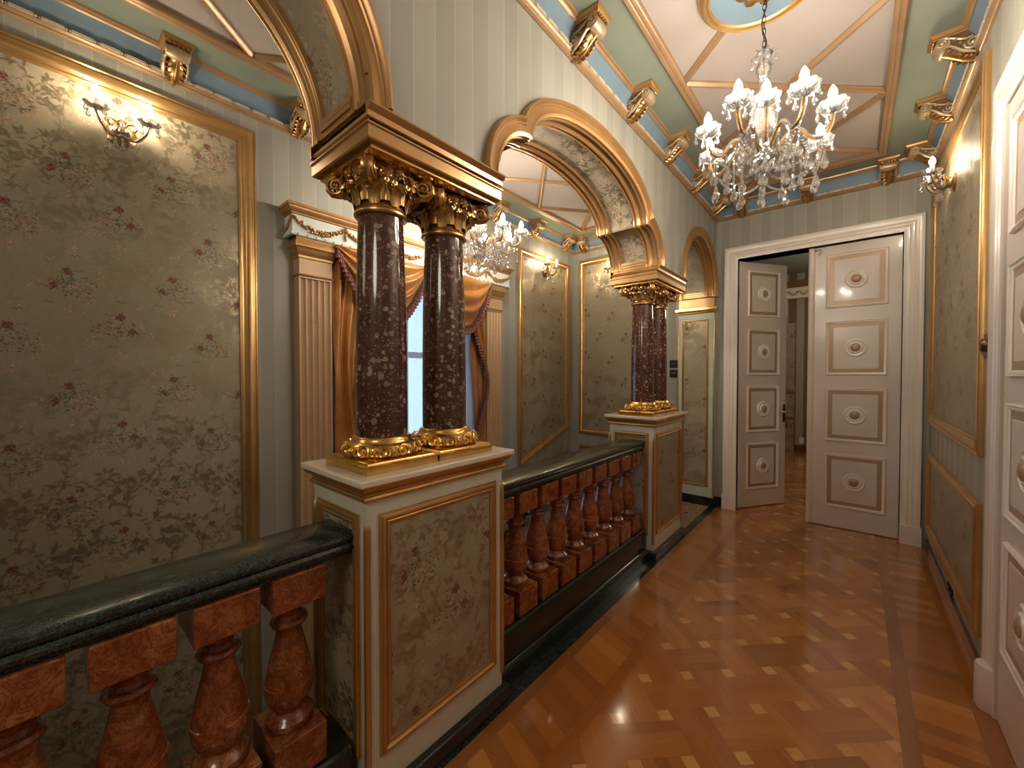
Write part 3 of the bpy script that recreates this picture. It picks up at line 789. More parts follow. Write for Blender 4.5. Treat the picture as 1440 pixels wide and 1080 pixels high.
# ------------------------------------------------------------------ columns
def spiral_pts(c, e1, e2, r0, turns, n, a0=0, s=1):
    return [Vector(c)+(Vector(e1)*math.cos(a0+s*2*PI*turns*i/n)+Vector(e2)*math.sin(a0+s*2*PI*turns*i/n))*r0*(1-.86*i/n) for i in range(n+1)]
def column(label, cx, cy):
    t = thing('column', label, 'column', (cx, cy, 1.197), 'paired marble columns')
    h = .155
    pl = MB().sweep([(cx-h,cy-h,0),(cx+h,cy-h,0),(cx+h,cy+h,0),(cx-h,cy+h,0)], [(-.15,1.197),(0,1.197),(0,1.224),(-.006,1.227),(-.010,1.234),(-.016,1.238),(-.15,1.239)], AZ)
    pl.build('plinth', 'gold_leaf', t)
    b = MB().lathe([(.10,1.2385),(.128,1.239),(.134,1.243),(.141,1.252),(.144,1.264),(.141,1.276),(.132,1.286),(.122,1.290),(.117,1.294),(.114,1.302),(.110,1.310),(.104,1.314),(.09,1.314)], (cx,cy,0), 48)
    for k in range(12):
        a = 2*PI*k/12; er = Vector((math.cos(a), math.sin(a), 0)); et = Vector((-math.sin(a), math.cos(a), 0)); nn = (er+Vector((0,0,.25))).normalized(); ez = nn.cross(et)
        c = Vector((cx,cy,1.265))+er*.1415
        b.tube([p+nn*.004*(1-i/26) for i, p in enumerate(spiral_pts(c, et, ez, .026, 1.6, 26, a0=-.6))], [.0062*(1-.4*i/26) for i in range(27)], 6)
        b.ell(c+nn*.004, .0055, 6, 4)
        for s in (-1, 1):
            b.ribbon([c+et*s*.030-ez*.018+nn*.001, c+et*s*.033+ez*.0+nn*.006, c+et*s*.028+ez*.018+nn*.003], et, [.003,.0075,.002], .004, 6)
    b.build('base', 'gold_leaf', t)
    s = MB(); pr = []
    for i in range(13):
        u = i/12; pr.append((.0985-.0125*u**1.8+.002*math.sin(PI*u), 1.310+.856*u))
    s.lathe(pr, (cx,cy,0), 48).build('shaft', 'col_marble', t)
    c = MB().lathe([(.085,2.160),(.096,2.161),(.1015,2.167),(.1015,2.174),(.096,2.180),(.091,2.182),(.094,2.186),(.0925,2.194),(.089,2.20),(.090,2.24),(.098,2.28),(.115,2.305),(.135,2.318),(.13,2.322),(.05,2.322)], (cx,cy,0), 40)
    C0 = Vector((cx,cy,0))
    for tier, (nl, z0, hh, r0, wd, ph) in enumerate(((8, 2.190, .068, .093, .030, 0), (8, 2.205, .098, .096, .028, PI/8))):
        for k in range(nl):
            a = 2*PI*k/nl+ph; er = Vector((math.cos(a), math.sin(a), 0)); et = Vector((-math.sin(a), math.cos(a), 0))
            P = [C0+er*(r0+dr)+AZ*(z0+dz*hh) for dr, dz in ((0,0),(.003,.25),(.009,.52),(.020,.80),(.034,.97),(.046,.98),(.052,.86),(.046,.74),(.038,.76))]
            c.ribbon(P, et, [wd*f for f in (.55,.8,.75,.95,.85,.8,.55,.35,.1)], .0055, 8)
            c.tube([p+er*.004 for p in P[:6]], [.004,.004,.0045,.0045,.004,.003], 5)
            for s in (-1, 1):
                m = P[3]+et*s*wd*.75
                c.tube([p for p in spiral_pts(m+er*.006, et*s, AZ, .012, 1.2, 12)], [.0042]*13, 5)
    for k in range(4):
        a = PI/4+k*PI/2; er = Vector((math.cos(a), math.sin(a), 0)); et = Vector((-math.sin(a), math.cos(a), 0))
        q = C0+er*.168+AZ*2.283
        for s in (-1, 1):
            c.tube([p+et*s*(.012+.010*i/30) for i, p in enumerate(spiral_pts(q, er, AZ, .037, 1.9, 30, a0=PI*.5, s=-1))], [.0078*(1-.35*i/30) for i in range(31)], 7)
            c.ell(q+et*s*.022, .0085, 8, 5)
        c.ribbon([C0+er*.10+AZ*2.245, C0+er*.125+AZ*2.285, C0+er*.15+AZ*2.312, C0+er*.172+AZ*2.320, C0+er*.200+AZ*2.300, C0+er*.203+AZ*2.272, C0+er*.185+AZ*2.252, C0+er*.160+AZ*2.248, C0+er*.135+AZ*2.25], et, [.012,.017,.019,.02,.02,.019,.018,.014,.006], .009, 8)
    for k in range(4):
        a = k*PI/2; er = Vector((math.cos(a), math.sin(a), 0)); et = Vector((-math.sin(a), math.cos(a), 0))
        q = C0+er*.132+AZ*2.297
        c.ell(q+er*.008, (.010,.010,.010), 8, 5)
        for j in range(7):
            aa = j*2*PI/7; d = et*math.cos(aa)+AZ*math.sin(aa)
            c.ribbon([q+d*.004, q+d*.013+er*.006, q+d*.022+er*.002], er.cross(d), [.003,.008,.002], .004, 6)
        for s in (-1, 1):
            for j, (dt, dz, r) in enumerate(((.042,-.004,.017),(.074,-.010,.014),(.060,-.036,.011),(.030,-.040,.010))):
                m = C0+er*(.122+.010*j*.5)+et*s*dt+AZ*(2.297+dz)
                c.tube(spiral_pts(m, et*s, AZ, r, 1.3, 16, a0=.8*j), [.0052*(1-.4*i/16) for i in range(17)], 6)
                c.ell(m, .004, 6, 4)
            for j in range(5):
                c.ell(C0+er*(.118+.004*j)+et*s*(.02+.016*j)+AZ*(2.262+.006*math.sin(j*2)), .0052, 6, 4)
    c.build('capital', 'gold_old', t)
    return t
CX = -1.435
c0 = column('front dark red marble column of the near pair, closest to the camera', CX, .88)
dup(c0, (CX, 1.20, 1.197), 0, 'rear dark red marble column of the near pair, on the foreground pedestal')
dup(c0, (CX, .88+DY, 1.197), 0, 'front speckled red marble column of the far pair, on the distant pedestal')
dup(c0, (CX, 1.20+DY, 1.197), 0, 'rear speckled red marble column of the far pair, half hidden behind its twin')

# ------------------------------------------------------------------ balustrades
RC = -1.445
def rail(y0, y1, label):
    p = [(-.085,.915),(.085,.915),(.085,.925),(.094,.930),(.104,.936),(.106,.948),(.100,.958),(.094,.960),(.094,.964),(.104,.968),(.108,.978),(.104,.988),(.092,.994),(-.092,.994),(-.104,.988),(-.108,.978),(-.104,.968),(-.094,.964),(-.094,.960),(-.100,.958),(-.106,.948),(-.104,.936),(-.094,.930),(-.085,.925)]
    o = MB().prism([(RC+a, z) for a, z in p], 1, y0, y1).build('handrail', 'green_marble', smooth=32)
    tag(setbase(o, (RC, (y0+y1)/2, .915)), label, 'handrail')
rail(-1.2, .715, 'dark green marble handrail in the foreground, ending at the near pedestal')
rail(1.405, .715+DY, 'dark green marble handrail between the two pedestals')
def curb(y0, y1, label):
    p = [(-.13,0),(.155,0),(.155,.070),(.148,.080),(.135,.084),(.130,.088),(.130,.232),(.124,.246),(.112,.253),(-.112,.253),(-.13,.24)]
    o = MB().prism([(RC+a, z) for a, z in p], 1, y0, y1).build('curb', 'black_marble', smooth=30)
    tag(setbase(o, (RC, (y0+y1)/2, 0)), label, 'curb')
curb(-1.2, .685, 'near-black marble curb under the foreground balusters')
curb(1.435, .685+DY, 'near-black marble curb under the balusters between the pedestals')
def baluster(y):
    t = thing('baluster', 'x', 'baluster', (RC, y, .253))
    h = .08
    MB().box(RC-h-.022, RC+h+.022, y-h, y+h, .253, .385).build('base_block', 'red_marble', t, bevel=.004)
    MB().box(RC-h-.022, RC+h+.022, y-h, y+h, .805, .915).build('cap_block', 'red_marble', t, bevel=.004)
    pr = [(.060,.383),(.070,.387),(.074,.398),(.072,.410),(.062,.420),(.052,.428),(.048,.437),(.052,.446),(.062,.458),(.070,.478),(.0745,.502),(.0755,.520),(.0755,.528),(.0715,.530),(.0715,.536),(.0705,.545),(.064,.580),(.054,.625),(.044,.665),(.039,.692),(.038,.708),(.042,.714),(.053,.717),(.058,.727),(.053,.737),(.042,.741),(.038,.752),(.042,.766),(.052,.778),(.062,.786),(.066,.792),(.066,.800),(.058,.807)]
    MB().lathe(pr, (RC, y, 0), 28).build('turned_shaft', 'red_marble', t)
    return t
near = [.53-.195*k for k in range(4)]
far = [1.512+.2055*k for k in range(9)]
b0 = baluster(near[0]); nb = ['first', 'second', 'third', 'fourth', 'fifth', 'sixth', 'seventh', 'eighth', 'ninth']
for k, y in enumerate(near):
    o = b0 if k == 0 else dup(b0, (RC, y, .253))
    o['label'] = '%s red marble baluster leftwards from the near pedestal, under the foreground handrail' % nb[k]; o['group'] = 'foreground balusters'
for k, y in enumerate(far):
    o = dup(b0, (RC, y, .253))
    o['label'] = '%s red marble baluster counted from the near pedestal towards the far one' % nb[k]; o['group'] = 'balusters between the pedestals'

# ------------------------------------------------------------------ wall panels
def wall_panel(label, path, n, w=.10, h=.034, mat='gold_frame', cat='wall panel'):
    c = sum((Vector(v) for v in path), Vector())/len(path)
    t = thing('wall_panel', label, cat, c)
    MB().sweep(path, frame_prof(w, h), n).build('panel_frame', mat, t)
    q = MB(); q.add([Vector(v)+Vector(n)*.003 for v in path], [list(range(len(path)))]); q.build('wallpaper_field', 'floral', t, fixn=False)
    return t
w = .105
wall_panel('tall floral wallpaper panel on the left wall, filling the left edge of the photo', rectX(XL, -1.3, .985-w, -1.7, 3.235-w), AX, w)
wall_panel('tall floral wallpaper panel with a slanting foot, right of the curtained window', [(XL,3.85+.085,.372+.115),(XL,5.0-.085,.755+.085),(XL,5.0-.085,3.14-.085),(XL,3.85+.085,3.14-.085)], AX, .085)
wall_panel('low slanted floral panel above the stairs, below the panel right of the window', [(XL,3.0,-.62),(XL,4.93,.02),(XL,4.93,.40),(XL,3.0,-.24)], AX, .06, .025)
wall_panel('low slanted floral panel above the stairs under the window', [(XL,1.2,-1.23),(XL,2.75,-.71),(XL,2.75,-.33),(XL,1.2,-.85)], AX, .06, .025)
wall_panel('tall floral wallpaper panel on the end wall of the stairwell, behind the far columns', rectY(YE, -3.09+.085, -1.86-.085, .69+.085, 3.21-.085), -AY, .085)
wall_panel('low floral dado panel on the end wall of the stairwell', rectY(YE, -3.09+.06, -1.86-.06, .17, .525-.06), -AY, .06, .025)
wall_panel('tall floral wallpaper panel on the right wall beyond the side door', rectX(XE, 3.17+.085, 5.06-.085, 1.12+.085, 3.22-.085, -1), -AX, .085, .03)
wall_panel('low floral dado panel at the foot of the right wall', rectX(XE, 3.17+.085, 5.09-.085, .17+.085, .86-.07, -1), -AX, .085, .03)
# end pilaster under the narrow arch
t = thing('pilaster', 'slim pale green pilaster with a papered panel beside the double door', 'pilaster', (-1.44, 5.10, 0))
MB().box(-1.645, -1.245, 5.06, YE-.002, .10, 2.285).build('body', 'pil_green', t)
px = rectY(5.06, -1.575, -1.325, .255, 2.175)
MB().sweep(px, bead_prof(.025, .014), -AY).build('panel_frame', 'gold_frame', t)
MB().add([Vector(v)-AY*.002 for v in px], [(0,1,2,3)]).build('wallpaper_panel', 'floral', t, fixn=False)
MB().box(-1.66, -1.235, 5.052, YE-.002, 0, .112).build('skirting', 'black_marble', t, bevel=.006)
MB().sweep([(-1.645,5.06,0),(-1.245,5.06,0),(-1.245,YE-.004,0),(-1.645,YE-.004,0)], [(-.06,2.27),(.0,2.272),(.006,2.282),(.004,2.292),(.022,2.305),(.030,2.312),(.030,2.336),(.018,2.340),(-.06,2.340)], AZ).build('capital', 'gold_leaf', t)
MB().box(-1.645, -1.245, 5.07, YE-.002, 2.33, 2.458).build('impost', 'gold_paint', t)
for x in (-1.245, -1.645):
    MB().lathe([(.002,.13),(.009,.15),(.009,2.2),(.002,2.22)], (x, 5.062, 0), 10).build('corner_bead', 'gold_frame', t)

# ------------------------------------------------------------------ brackets
def bracket():
    # built facing +X at the origin of the wall line, abacus under the ceiling
    t = thing('ceiling_bracket', 'x', 'bracket', (0,0,ZC))
    z = ZC-.0005
    a = MB().sweep([(.0,-.062,0),(.190,-.062,0),(.190,.062,0),(.0,.062,0)], [(-.05,z-.034),(-.004,z-.034),(.002,z-.028),(.0,z-.022),(.010,z-.012),(.013,z-.004),(.013,z),(-.05,z)], AZ)
    a.build('abacus', 'gold_paint', t)
    s = MB(); hw = .054; v = MB()
    # side outline of the S scroll (x out, z)
    top = z-.032
    side = [(.0,top),(.165,top),(.176,top-.014),(.178,top-.032),(.170,top-.048),(.156,top-.054),(.142,top-.046),(.126,top-.040),(.108,top-.048),(.094,top-.066),(.080,top-.088),(.062,top-.102),(.040,top-.108),(.018,top-.118),(.0,top-.120)]
    s.prism(side, 1, -hw*.9, hw*.9)
    for sg in (-1, 1):
        y = sg*hw
        v.tube(spiral_pts((.150,y,top-.026), AX, AZ, .027, 1.8, 28, a0=PI*.9, s=-1), [.0066*(1-.35*i/28) for i in range(29)], 7)
        v.tube(spiral_pts((.034,y,top-.074), AX, AZ, .033, 1.8, 28, a0=0, s=-1), [.0072*(1-.35*i/28) for i in range(29)], 7)
        v.tube([(.034,y,top-.042),(.06,y,top-.044),(.085,y,top-.034),(.11,y,top-.018),(.14,y,top-.004)], .0065, 7)
        v.ell((.150,y,top-.026), .009, 8, 5); v.ell((.034,y,top-.074), .010, 8, 5)
    v.lathe([(.030,-hw),(.036,-hw*.6),(.040,0),(.036,hw*.6),(.030,hw)], (.150,0,top-.034), 14, ax=(0,1,0))
    s.build('scroll', 'bracket_dark', t); v.build('volute', 'bracket_cream', t)
    l = MB()
    P = [Vector((x+.004, 0, zz-.006)) for x, zz in ((.150,top-.052),(.132,top-.052),(.112,top-.062),(.098,top-.082),(.080,top-.104),(.058,top-.118),(.034,top-.126),(.012,top-.140),(.018,top-.150))]
    l.ribbon(P, AY, [.012,.022,.030,.036,.036,.032,.026,.016,.004], .009, 10)
    for sg in (-1, 1):
        for k in (2, 3, 4, 5, 6):
            p = P[k]+AY*sg*(.012+.003*(6-k))
            l.ribbon([p+Vector((0,0,-.004)), p+Vector((-.006, sg*.016, -.012)), p+Vector((-.018, sg*.026, -.010)), p+Vector((-.026, sg*.026, -.002))], Vector((1,0,-1)), [.006,.011,.008,.002], .005, 6)
    for k in range(5): l.ell((.186, -.040+.020*k, top-.003), (.008,.009,.008), 8, 5)
    l.tube([P[0]+Vector((.006,0,-.004)), P[3]+Vector((.008,0,-.010)), P[5]+Vector((0,0,-.012)), P[7]+Vector((0,0,-.006))], [.004,.006,.006,.003], 6)
    for sg in (-1, 1):
        l.ell((.100, sg*(hw+.002), top-.030), (.010,.005,.008), 8, 5); l.ell((.082, sg*(hw+.002), top-.056), (.008,.005,.006), 8, 5)
    l.build('acanthus_leaf', 'gold_old', t)
    for sg in (-1, 1):
        e = MB(); e.tube([(.142,sg*hw*.8,top-.05),(.118,sg*hw*.95,top-.056),(.098,sg*hw,top-.078),(.074,sg*hw,top-.104),(.046,sg*hw*.9,top-.116),(.02,sg*hw*.8,top-.128)], [.006,.008,.009,.010,.009,.005], 7)
        e.build('leaf_edge', 'bracket_cream', t)
    return t
br = bracket(); first = True
def put_bracket(loc, rz, label):
    global first
    if first: br.location = (loc[0], loc[1], ZC); br.rotation_euler = (0,0,rz); o = br; first = False
    else: o = dup(br, (loc[0], loc[1], ZC), rz)
    o['label'] = label; o['group'] = 'gilded scroll brackets under the ceiling'
YB = [.54+.72*k for k in range(7)]
nth = ['nearest', 'second', 'third', 'fourth', 'fifth']
for k, y in enumerate(YB[2:]): put_bracket((XW+.004, y), 0, 'gilded scroll bracket above the arcade, %s to the camera' % (nth[k] if k == 0 else nth[k]+' nearest'))
for k, y in enumerate(YB[4:]): put_bracket((XE-.004, y), PI, 'gilded scroll bracket above the right wall, %s' % ['nearest to the camera', 'middle one of three', 'farthest, near the corner'][k])
for x, l in ((.21,'right one'), (-.385,'middle one, behind the crystal chandelier'), (-.98,'left one, next to the arcade')): put_bracket((x, YE-.004), -PI/2, 'gilded scroll bracket above the double door, %s' % l)
for y, l in ((YB[0],'left one at top left of the photo'), (YB[1],'second one at top left, by the arch'), (YB[4],'just right of the gilded near capital'), (YB[5],'between the window and the stairwell corner'), (YB[6],'closest to the stairwell corner')):
    put_bracket((XL+.004, y), 0, 'gilded scroll bracket over the stairwell window wall, %s' % l)
for x, l in ((-2.99,'beside the corner'), (-2.30,'behind the arch')): put_bracket((x, YE-.004), -PI/2, 'gilded scroll bracket high on the stairwell\'s end wall, %s' % l)

# ------------------------------------------------------------------ ceiling rosette
t = thing('ceiling_rosette', 'round blue ceiling rosette with a gilt rim above the corridor chandelier', 'ceiling rosette', (-.37, 2.34, ZC))
R = .235; zc = ZC+.02
pts = [(-.37+R*math.cos(2*PI*k/64), 2.34+R*math.sin(2*PI*k/64), zc) for k in range(64)][::-1]
MB().sweep(pts, [(-.002,0),(-.002,.036),(.006,.044),(.012,.042),(.018,.052),(.028,.055),(.036,.048),(.042,.036),(.048,.034),(.056,.018),(.056,0)], -AZ).build('rim', 'gold_frame', t)
MB().lathe([(.001,zc-.034),(R,zc-.034),(R,zc-.002),(.001,zc-.002)], (-.37,2.34,0), 48, cap=False).build('field', 'frieze_blue', t)
f = MB()
for ring, (n, r0, L, ww) in enumerate(((8,.03,.085,.026),(8,.02,.055,.020))):
    for k in range(n):
        a = 2*PI*k/n+ring*PI/8; er = Vector((math.cos(a), math.sin(a), 0)); et = Vector((-math.sin(a), math.cos(a), 0)); c = Vector((-.37,2.34,zc-.036))
        f.ribbon([c+er*r0, c+er*(r0+L*.4)-AZ*(.016+ring*.01), c+er*(r0+L*.8)-AZ*(.014+ring*.012), c+er*(r0+L)-AZ*(.004+ring*.012)], et, [ww*.5,ww,ww*.9,ww*.2], .006, 8)
f.build('flower', 'gold_old', t)
# ------------------------------------------------------------------ window, pelmet, curtains
wf = MB()
for q in ((WY0, WY0+.07, WZ0, WZ1), (WY1-.07, WY1, WZ0, WZ1), (WY0, WY1, WZ0, WZ0+.08), (WY0, WY1, WZ1-.08, WZ1), (2.30, 2.38, WZ0, WZ1), (WY0, WY1, 1.72, 1.78)):
    wf.box(XL-.26, XL-.20, *q)
wf = struct(wf.build('window_1', 'white_paint'))
for a, b_ in ((WY0+.06, 2.31), (2.37, WY1-.06)):
    MB().box(XL-.236, XL-.230, a, b_, WZ0+.07, WZ1-.07).build('window_pane', 'pane', wf)
t = thing('pelmet', 'pale green window pelmet with gilt garlands above the curtains', 'pelmet', (XL, 2.35, 2.56))
y0, y1, xf = 1.17, 3.53, -3.06
MB().box(XL+.002, xf, y0, y1, 2.575, 2.715).build('box', 'pelmet_white', t)
MB().sweep([(XL+.002,y0,0),(xf,y0,0),(xf,y1,0),(XL+.002,y1,0)][::1] if False else [(XL+.003,y0,0),(xf,y0,0),(xf,y1,0),(XL+.003,y1,0)], [(-.02,2.70),(.002,2.702),(.008,2.708),(.008,2.716),(.018,2.722),(.030,2.740),(.032,2.750),(.040,2.756),(.040,2.775),(-.02,2.776)], AZ).build('cornice', 'gold_paint', t)
e = MB().sweep([(XL+.003,y0,0),(xf,y0,0),(xf,y1,0),(XL+.003,y1,0)], [(-.01,2.552),(.002,2.552),(.010,2.558),(.010,2.570),(.004,2.576),(-.01,2.576)], AZ).build('beaded_edge', 'pelmet_white', t)
d = MB()
for k in range(36):
    y = y0+.03+k*.0655; d.box(xf+.0098, xf+.0118, y, y+.007, 2.553, 2.571)
d.build('edge_beads', 'bronze', t)
ng = 6; gl = (y1-y0)/ng
rng = random.Random(4)
for k in range(ng):
    g = MB()
    for i in range(34):
        u = i/33; y = y0+gl*(k+u); z = 2.682-.078*math.sin(PI*u)**.9; r = .006+.013*math.sin(PI*u)
        for q in range(3):
            g.ell((xf+.006+rng.uniform(0,.010), y+rng.uniform(-.006,.006), z+rng.uniform(-r,r)), (.009, rng.uniform(.006,.011), rng.uniform(.006,.011)), 7, 5)
    g.build('garland', 'gold_paint', t)
for k in range(1, ng):
    g = MB(); y = y0+gl*k
    g.tube([(xf+.008,y,2.694),(xf+.010,y,2.65)], [.006,.005], 7); g.ell((xf+.010,y,2.692), (.01,.013,.010), 8, 5)
    for z, r in ((2.648,.009),(2.634,.011),(2.618,.012),(2.602,.008)): g.ell((xf+.010,y,z), (r*.8,r,r), 8, 5)
    g.build('tassel_drop', 'gold_paint', t)
g = MB()
for i in range(14):
    u = i/13; x = xf-.13*u; g.ell((x, y0-.006, 2.68-.07*math.sin(PI*.5*u)), (.009,.009,.011+.006*u), 7, 5)
g.build('garland', 'gold_paint', t)
def fluted(yc, label):
    t = thing('pilaster', label, 'pilaster', (XL, yc, 2.4)); hw = .121; xf = -3.10; zb = -1.6
    p = [(yc-hw, XL+.002)]; n = 5; fw = 2*hw/(n+.35)
    p = [(XL+.002, yc-hw), (xf, yc-hw)]
    for k in range(n):
        a = yc-hw+fw*(.175+k+.10); b_ = a+fw*.80; m = (a+b_)/2
        p += [(xf, a)]+[(xf-.018*math.sin(PI*i/8), a+(b_-a)*i/8) for i in range(1, 8)]+[(xf, b_)]
    p += [(xf, yc+hw), (XL+.002, yc+hw)]
    MB().prism(p, 2, zb, 2.265).build('fluted_shaft', 'tan_fluted', t)
    MB().box(XL+.002, xf+.006, yc-hw, yc+hw, 2.265, 2.415).build('neck', 'tan_fluted', t)
    q = [(XL+.003,yc-hw,0),(xf+.006,yc-hw,0),(xf+.006,yc+hw,0),(XL+.003,yc+hw,0)]
    MB().sweep(q, [(-.02,2.278),(.006,2.278),(.010,2.286),(.006,2.294),(-.02,2.294)], AZ).build('necking_bead', 'gold_paint', t)
    MB().sweep(q, [(-.02,2.405),(.004,2.407),(.008,2.42),(.006,2.43),(.016,2.445),(.026,2.47),(.028,2.48),(.036,2.488),(.036,2.515),(.030,2.535),(.030,2.551),(-.02,2.551)], AZ).build('capital', 'gold_paint', t)
fluted(1.349, 'tan fluted pilaster on the left side of the curtained window')
fluted(3.325, 'tan fluted pilaster on the right side of the curtained window')
# sheer curtain
P = []
for i in range(121):
    y = 1.50+1.68*i/120
    P.append([(-3.176+.010*math.sin(i*.75)+.005*math.sin(i*1.9+1), y, 2.45-1.95*j/16) for j in range(17)])
o = MB().grid(P).build('sheer_curtain', 'sheer', smooth=80, fixn=False); tag(setbase(o, (-3.17, 2.34, .5)), 'white translucent sheer curtain hanging in front of the daylit window', 'curtain')
def lerp_pts(pts, z):
    for (y1, z1), (y2, z2) in zip(pts, pts[1:]):
        if z2 <= z <= z1:
            u = (z1-z)/(z1-z2); u = u*u*(3-2*u) if False else u; return y1+(y2-y1)*u
    return pts[-1][0] if z < pts[-1][1] else pts[0][0]
def fringe(pts, name, parent, r=.016, step=.034, tl=.045):
    f = MB(); pts = [Vector(p) for p in pts]
    f.tube(pts, r, 7); f.build(name, 'fringe', parent)
    g = MB(); acc = 0
    for a, b_ in zip(pts, pts[1:]):
        L = (b_-a).length; s = step-acc if acc else 0
        while s < L:
            p = a+(b_-a)*(s/L)
            g.lathe([(q*1.35, w*1.5) for q, w in ((.003,.0),(.004,-.012),(.010,-.016),(.0105,-.024),(.007,-.028),(.013,-.040),(.0145,-tl),(.004,-tl-.004))], p+Vector((.012+random.uniform(-.004,.004),0,0)), 7)
            s += step
        acc = (acc+L) % step
    g.build(name+'_tassels', 'tassel', parent)
def drape(label, outer, inner, xb, folds, s):
    t = thing('curtain', label, 'curtain', (xb, outer, .45))
    P = []; nz, ns = 50, 70; edge = []
    for j in range(nz+1):
        z = 2.50-2.05*j/nz; yi = lerp_pts(inner, z); row = []
        for i in range(ns+1):
            u = i/ns; y = outer+(yi-outer)*u
            w = abs(yi-outer)
            amp = .022*min(1, .55+.12/max(w,.1))
            x = xb+amp*math.sin(u*folds*2*PI+.5*math.sin(z*2.1))+.006*math.sin(u*folds*3.3*PI+z*1.5)+.02*u
            x += .03*math.exp(-((z-1.5)/.25)**2)
            row.append((x, y, z))
        P.append(row); edge.append(row[-1])
    MB().grid(P).build('drape', 'satin', t, smooth=80, fixn=False)
    fringe(edge, 'fringe', t)
    return t
drape('gold satin curtain gathered at the right side of the window, with dark fringe', 3.188, [(2.93,2.50),(2.96,2.16),(3.045,1.905),(3.135,1.70),(3.165,1.55),(3.15,1.35),(3.06,1.05),(2.98,.45)], -3.122, 2.2, 1)
drape('gold satin curtain hanging at the left side of the window, behind the near column', 1.488, [(1.82,2.50),(1.76,2.16),(1.71,1.9),(1.67,1.65),(1.665,1.5),(1.70,1.3),(1.78,1.0),(1.85,.45)], -3.122, 2.2, -1)
P = []
for i in range(40):
    u = i/39; P.append([(-3.150+.006*math.sin(u*14), 3.188-.17*u-.03*math.sin(j/10*PI)*u, 2.3-1.8*j/20) for j in range(21)])
o = MB().grid(P).build('curtain_lining', 'lining', smooth=80, fixn=False); tag(setbase(o, (-3.13,3.1,.5)), 'copper-brown inner curtain lining beside the right-hand gold curtain', 'curtain')
def swag(label, ya, yb, xb, drop):
    t = thing('swag', label, 'valance', (xb, (ya+yb)/2, 2.55), 'gold swags of the window valance')
    P = []; nu, nv = 48, 44; edge = []
    for i in range(nu+1):
        u = i/nu; s = 1-abs(2*u-1)**2.0; row = []
        for j in range(nv+1):
            v = j/nv
            zt = 2.556-.03*v
            z = zt-(drop*s)*(v**.85)
            k = math.sin(v*6.5*PI+.6*math.sin(u*5))
            x = xb+(.028*k+.05*math.sin(PI*v))*(.25+.75*s)-.012*(1-s)
            y = ya+(yb-ya)*u+.018*math.sin(v*PI*5)*(1-s)
            row.append((x, y, z+.008*k*s))
        P.append(row); edge.append(row[-1])
    MB().grid(P).build('swag_cloth', 'satin', t, smooth=80, fixn=False)
    fringe(edge, 'fringe', t, .017, .038, .05)
swag('gold satin swag of the window valance, left one behind the near columns', 1.49, 2.352, -3.045, .50)
swag('gold satin swag of the window valance, right one', 2.368, 3.188, -3.03, .50)

# ------------------------------------------------------------------ doors
def door_panel(t, x0, x1, z0, z1, yf, cx=None):
    w = .028
    MB().sweep(rectY(yf, x0+w, x1-w, z0+w, z1-w), [(0,0),(0,.004),(w*.2,.010),(w*.45,.012),(w*.6,.008),(w*.8,.016),(w*.95,.012),(w,0)], -AY).build('panel_moulding', 'white_trim', t)
    MB().sweep(rectY(yf, x0+w+.034, x1-w-.034, z0+w+.034, z1-w-.034), [(0,0),(0,.0025),(.035,.0025),(.035,0)], -AY).build('tan_band', 'tan_paint', t)
    a, b_, c, d = x0+w+.034, x1-w-.034, z0+w+.034, z1-w-.034
    MB().box(a, b_, yf-.006, yf+.001, c, d).build('raised_field', 'white_paint', t, bevel=.003)
    c = (a+b_)/2, yf-.006, (z0+z1)/2
    r = MB().lathe([(.090,0),(.090,.004),(.084,.012),(.077,.013),(.072,.008),(.060,.006),(.057,.010),(.052,.017),(.046,.018),(.041,.014),(.030,.013),(.001,.013)], c, 40, ax=(0,-1,0)).build('rosette', 'white_trim', t)
    MB().lathe([(.040,.012),(.036,.019),(.026,.024),(.012,.027),(.001,.0275)], c, 32, ax=(0,-1,0)).build('rosette_boss', 'tan_paint', r)
PZ = [(.212,.753),(.88,1.417),(1.545,2.087),(2.222,2.762)]
def leaf(label, w, h, pz, x0, x1, loc):
    t = thing('door_leaf', label, 'door', (0,0,0))
    MB().box(0, w, -.0, .042, .008, h).build('slab', 'white_paint', t, bevel=.003)
    for a, b_ in pz: door_panel(t, x0, x1, a, b_, 0)
    return t
L1 = leaf('left leaf of the white double door, standing open into the next room', .70, 2.85, PZ, .118, .585, None)
p = MB().box(.655, .690, -.006, .001, .985, 1.20).build('handle_plate', 'bronze', L1, bevel=.003)
MB().tube([(.672,-.004,1.11),(.672,-.045,1.11),(.664,-.052,1.108),(.62,-.054,1.106),(.575,-.050,1.110)], [.009,.008,.008,.007,.009], 8).build('lever_handle', 'brass', L1)
MB().tube([(.685,-.008,1.03),(.685,-.022,1.02),(.685,-.026,.98)], .004, 6).lathe([(.004,.985),(.013,.975),(.011,.955),(.016,.92),(.004,.915)], (.685,-.026,0), 8).build('key_tassel', 'fringe', L1)
MB().lathe([(.011,0),(.011,.11)], (.004,-.006,.30), 10).lathe([(.011,0),(.011,.11)], (.004,-.006,1.55), 10).lathe([(.011,0),(.011,.11)], (.004,-.006,2.45), 10).build('hinge', 'white_paint', L1)
L1.location = (-1.015, 5.205, 0); L1.rotation_euler = (0,0,math.atan2(.63,.42))
L2 = thing('door_leaf', 'right leaf of the white double door, closed, with a small brass bolt at the top', 'door', (0,0,0))
MB().box(-.362, .328, 5.20, 5.242, .008, 2.855).build('slab', 'white_paint', L2, bevel=.003)
for a, b_ in PZ: door_panel(L2, -.232, .236, a, b_, 5.20)
MB().prism([(-.378,5.20),(-.375,5.190),(-.366,5.184),(-.350,5.184),(-.338,5.188),(-.330,5.192),(-.322,5.20)], 2, .008, 2.855).build('meeting_bead', 'white_paint', L2)
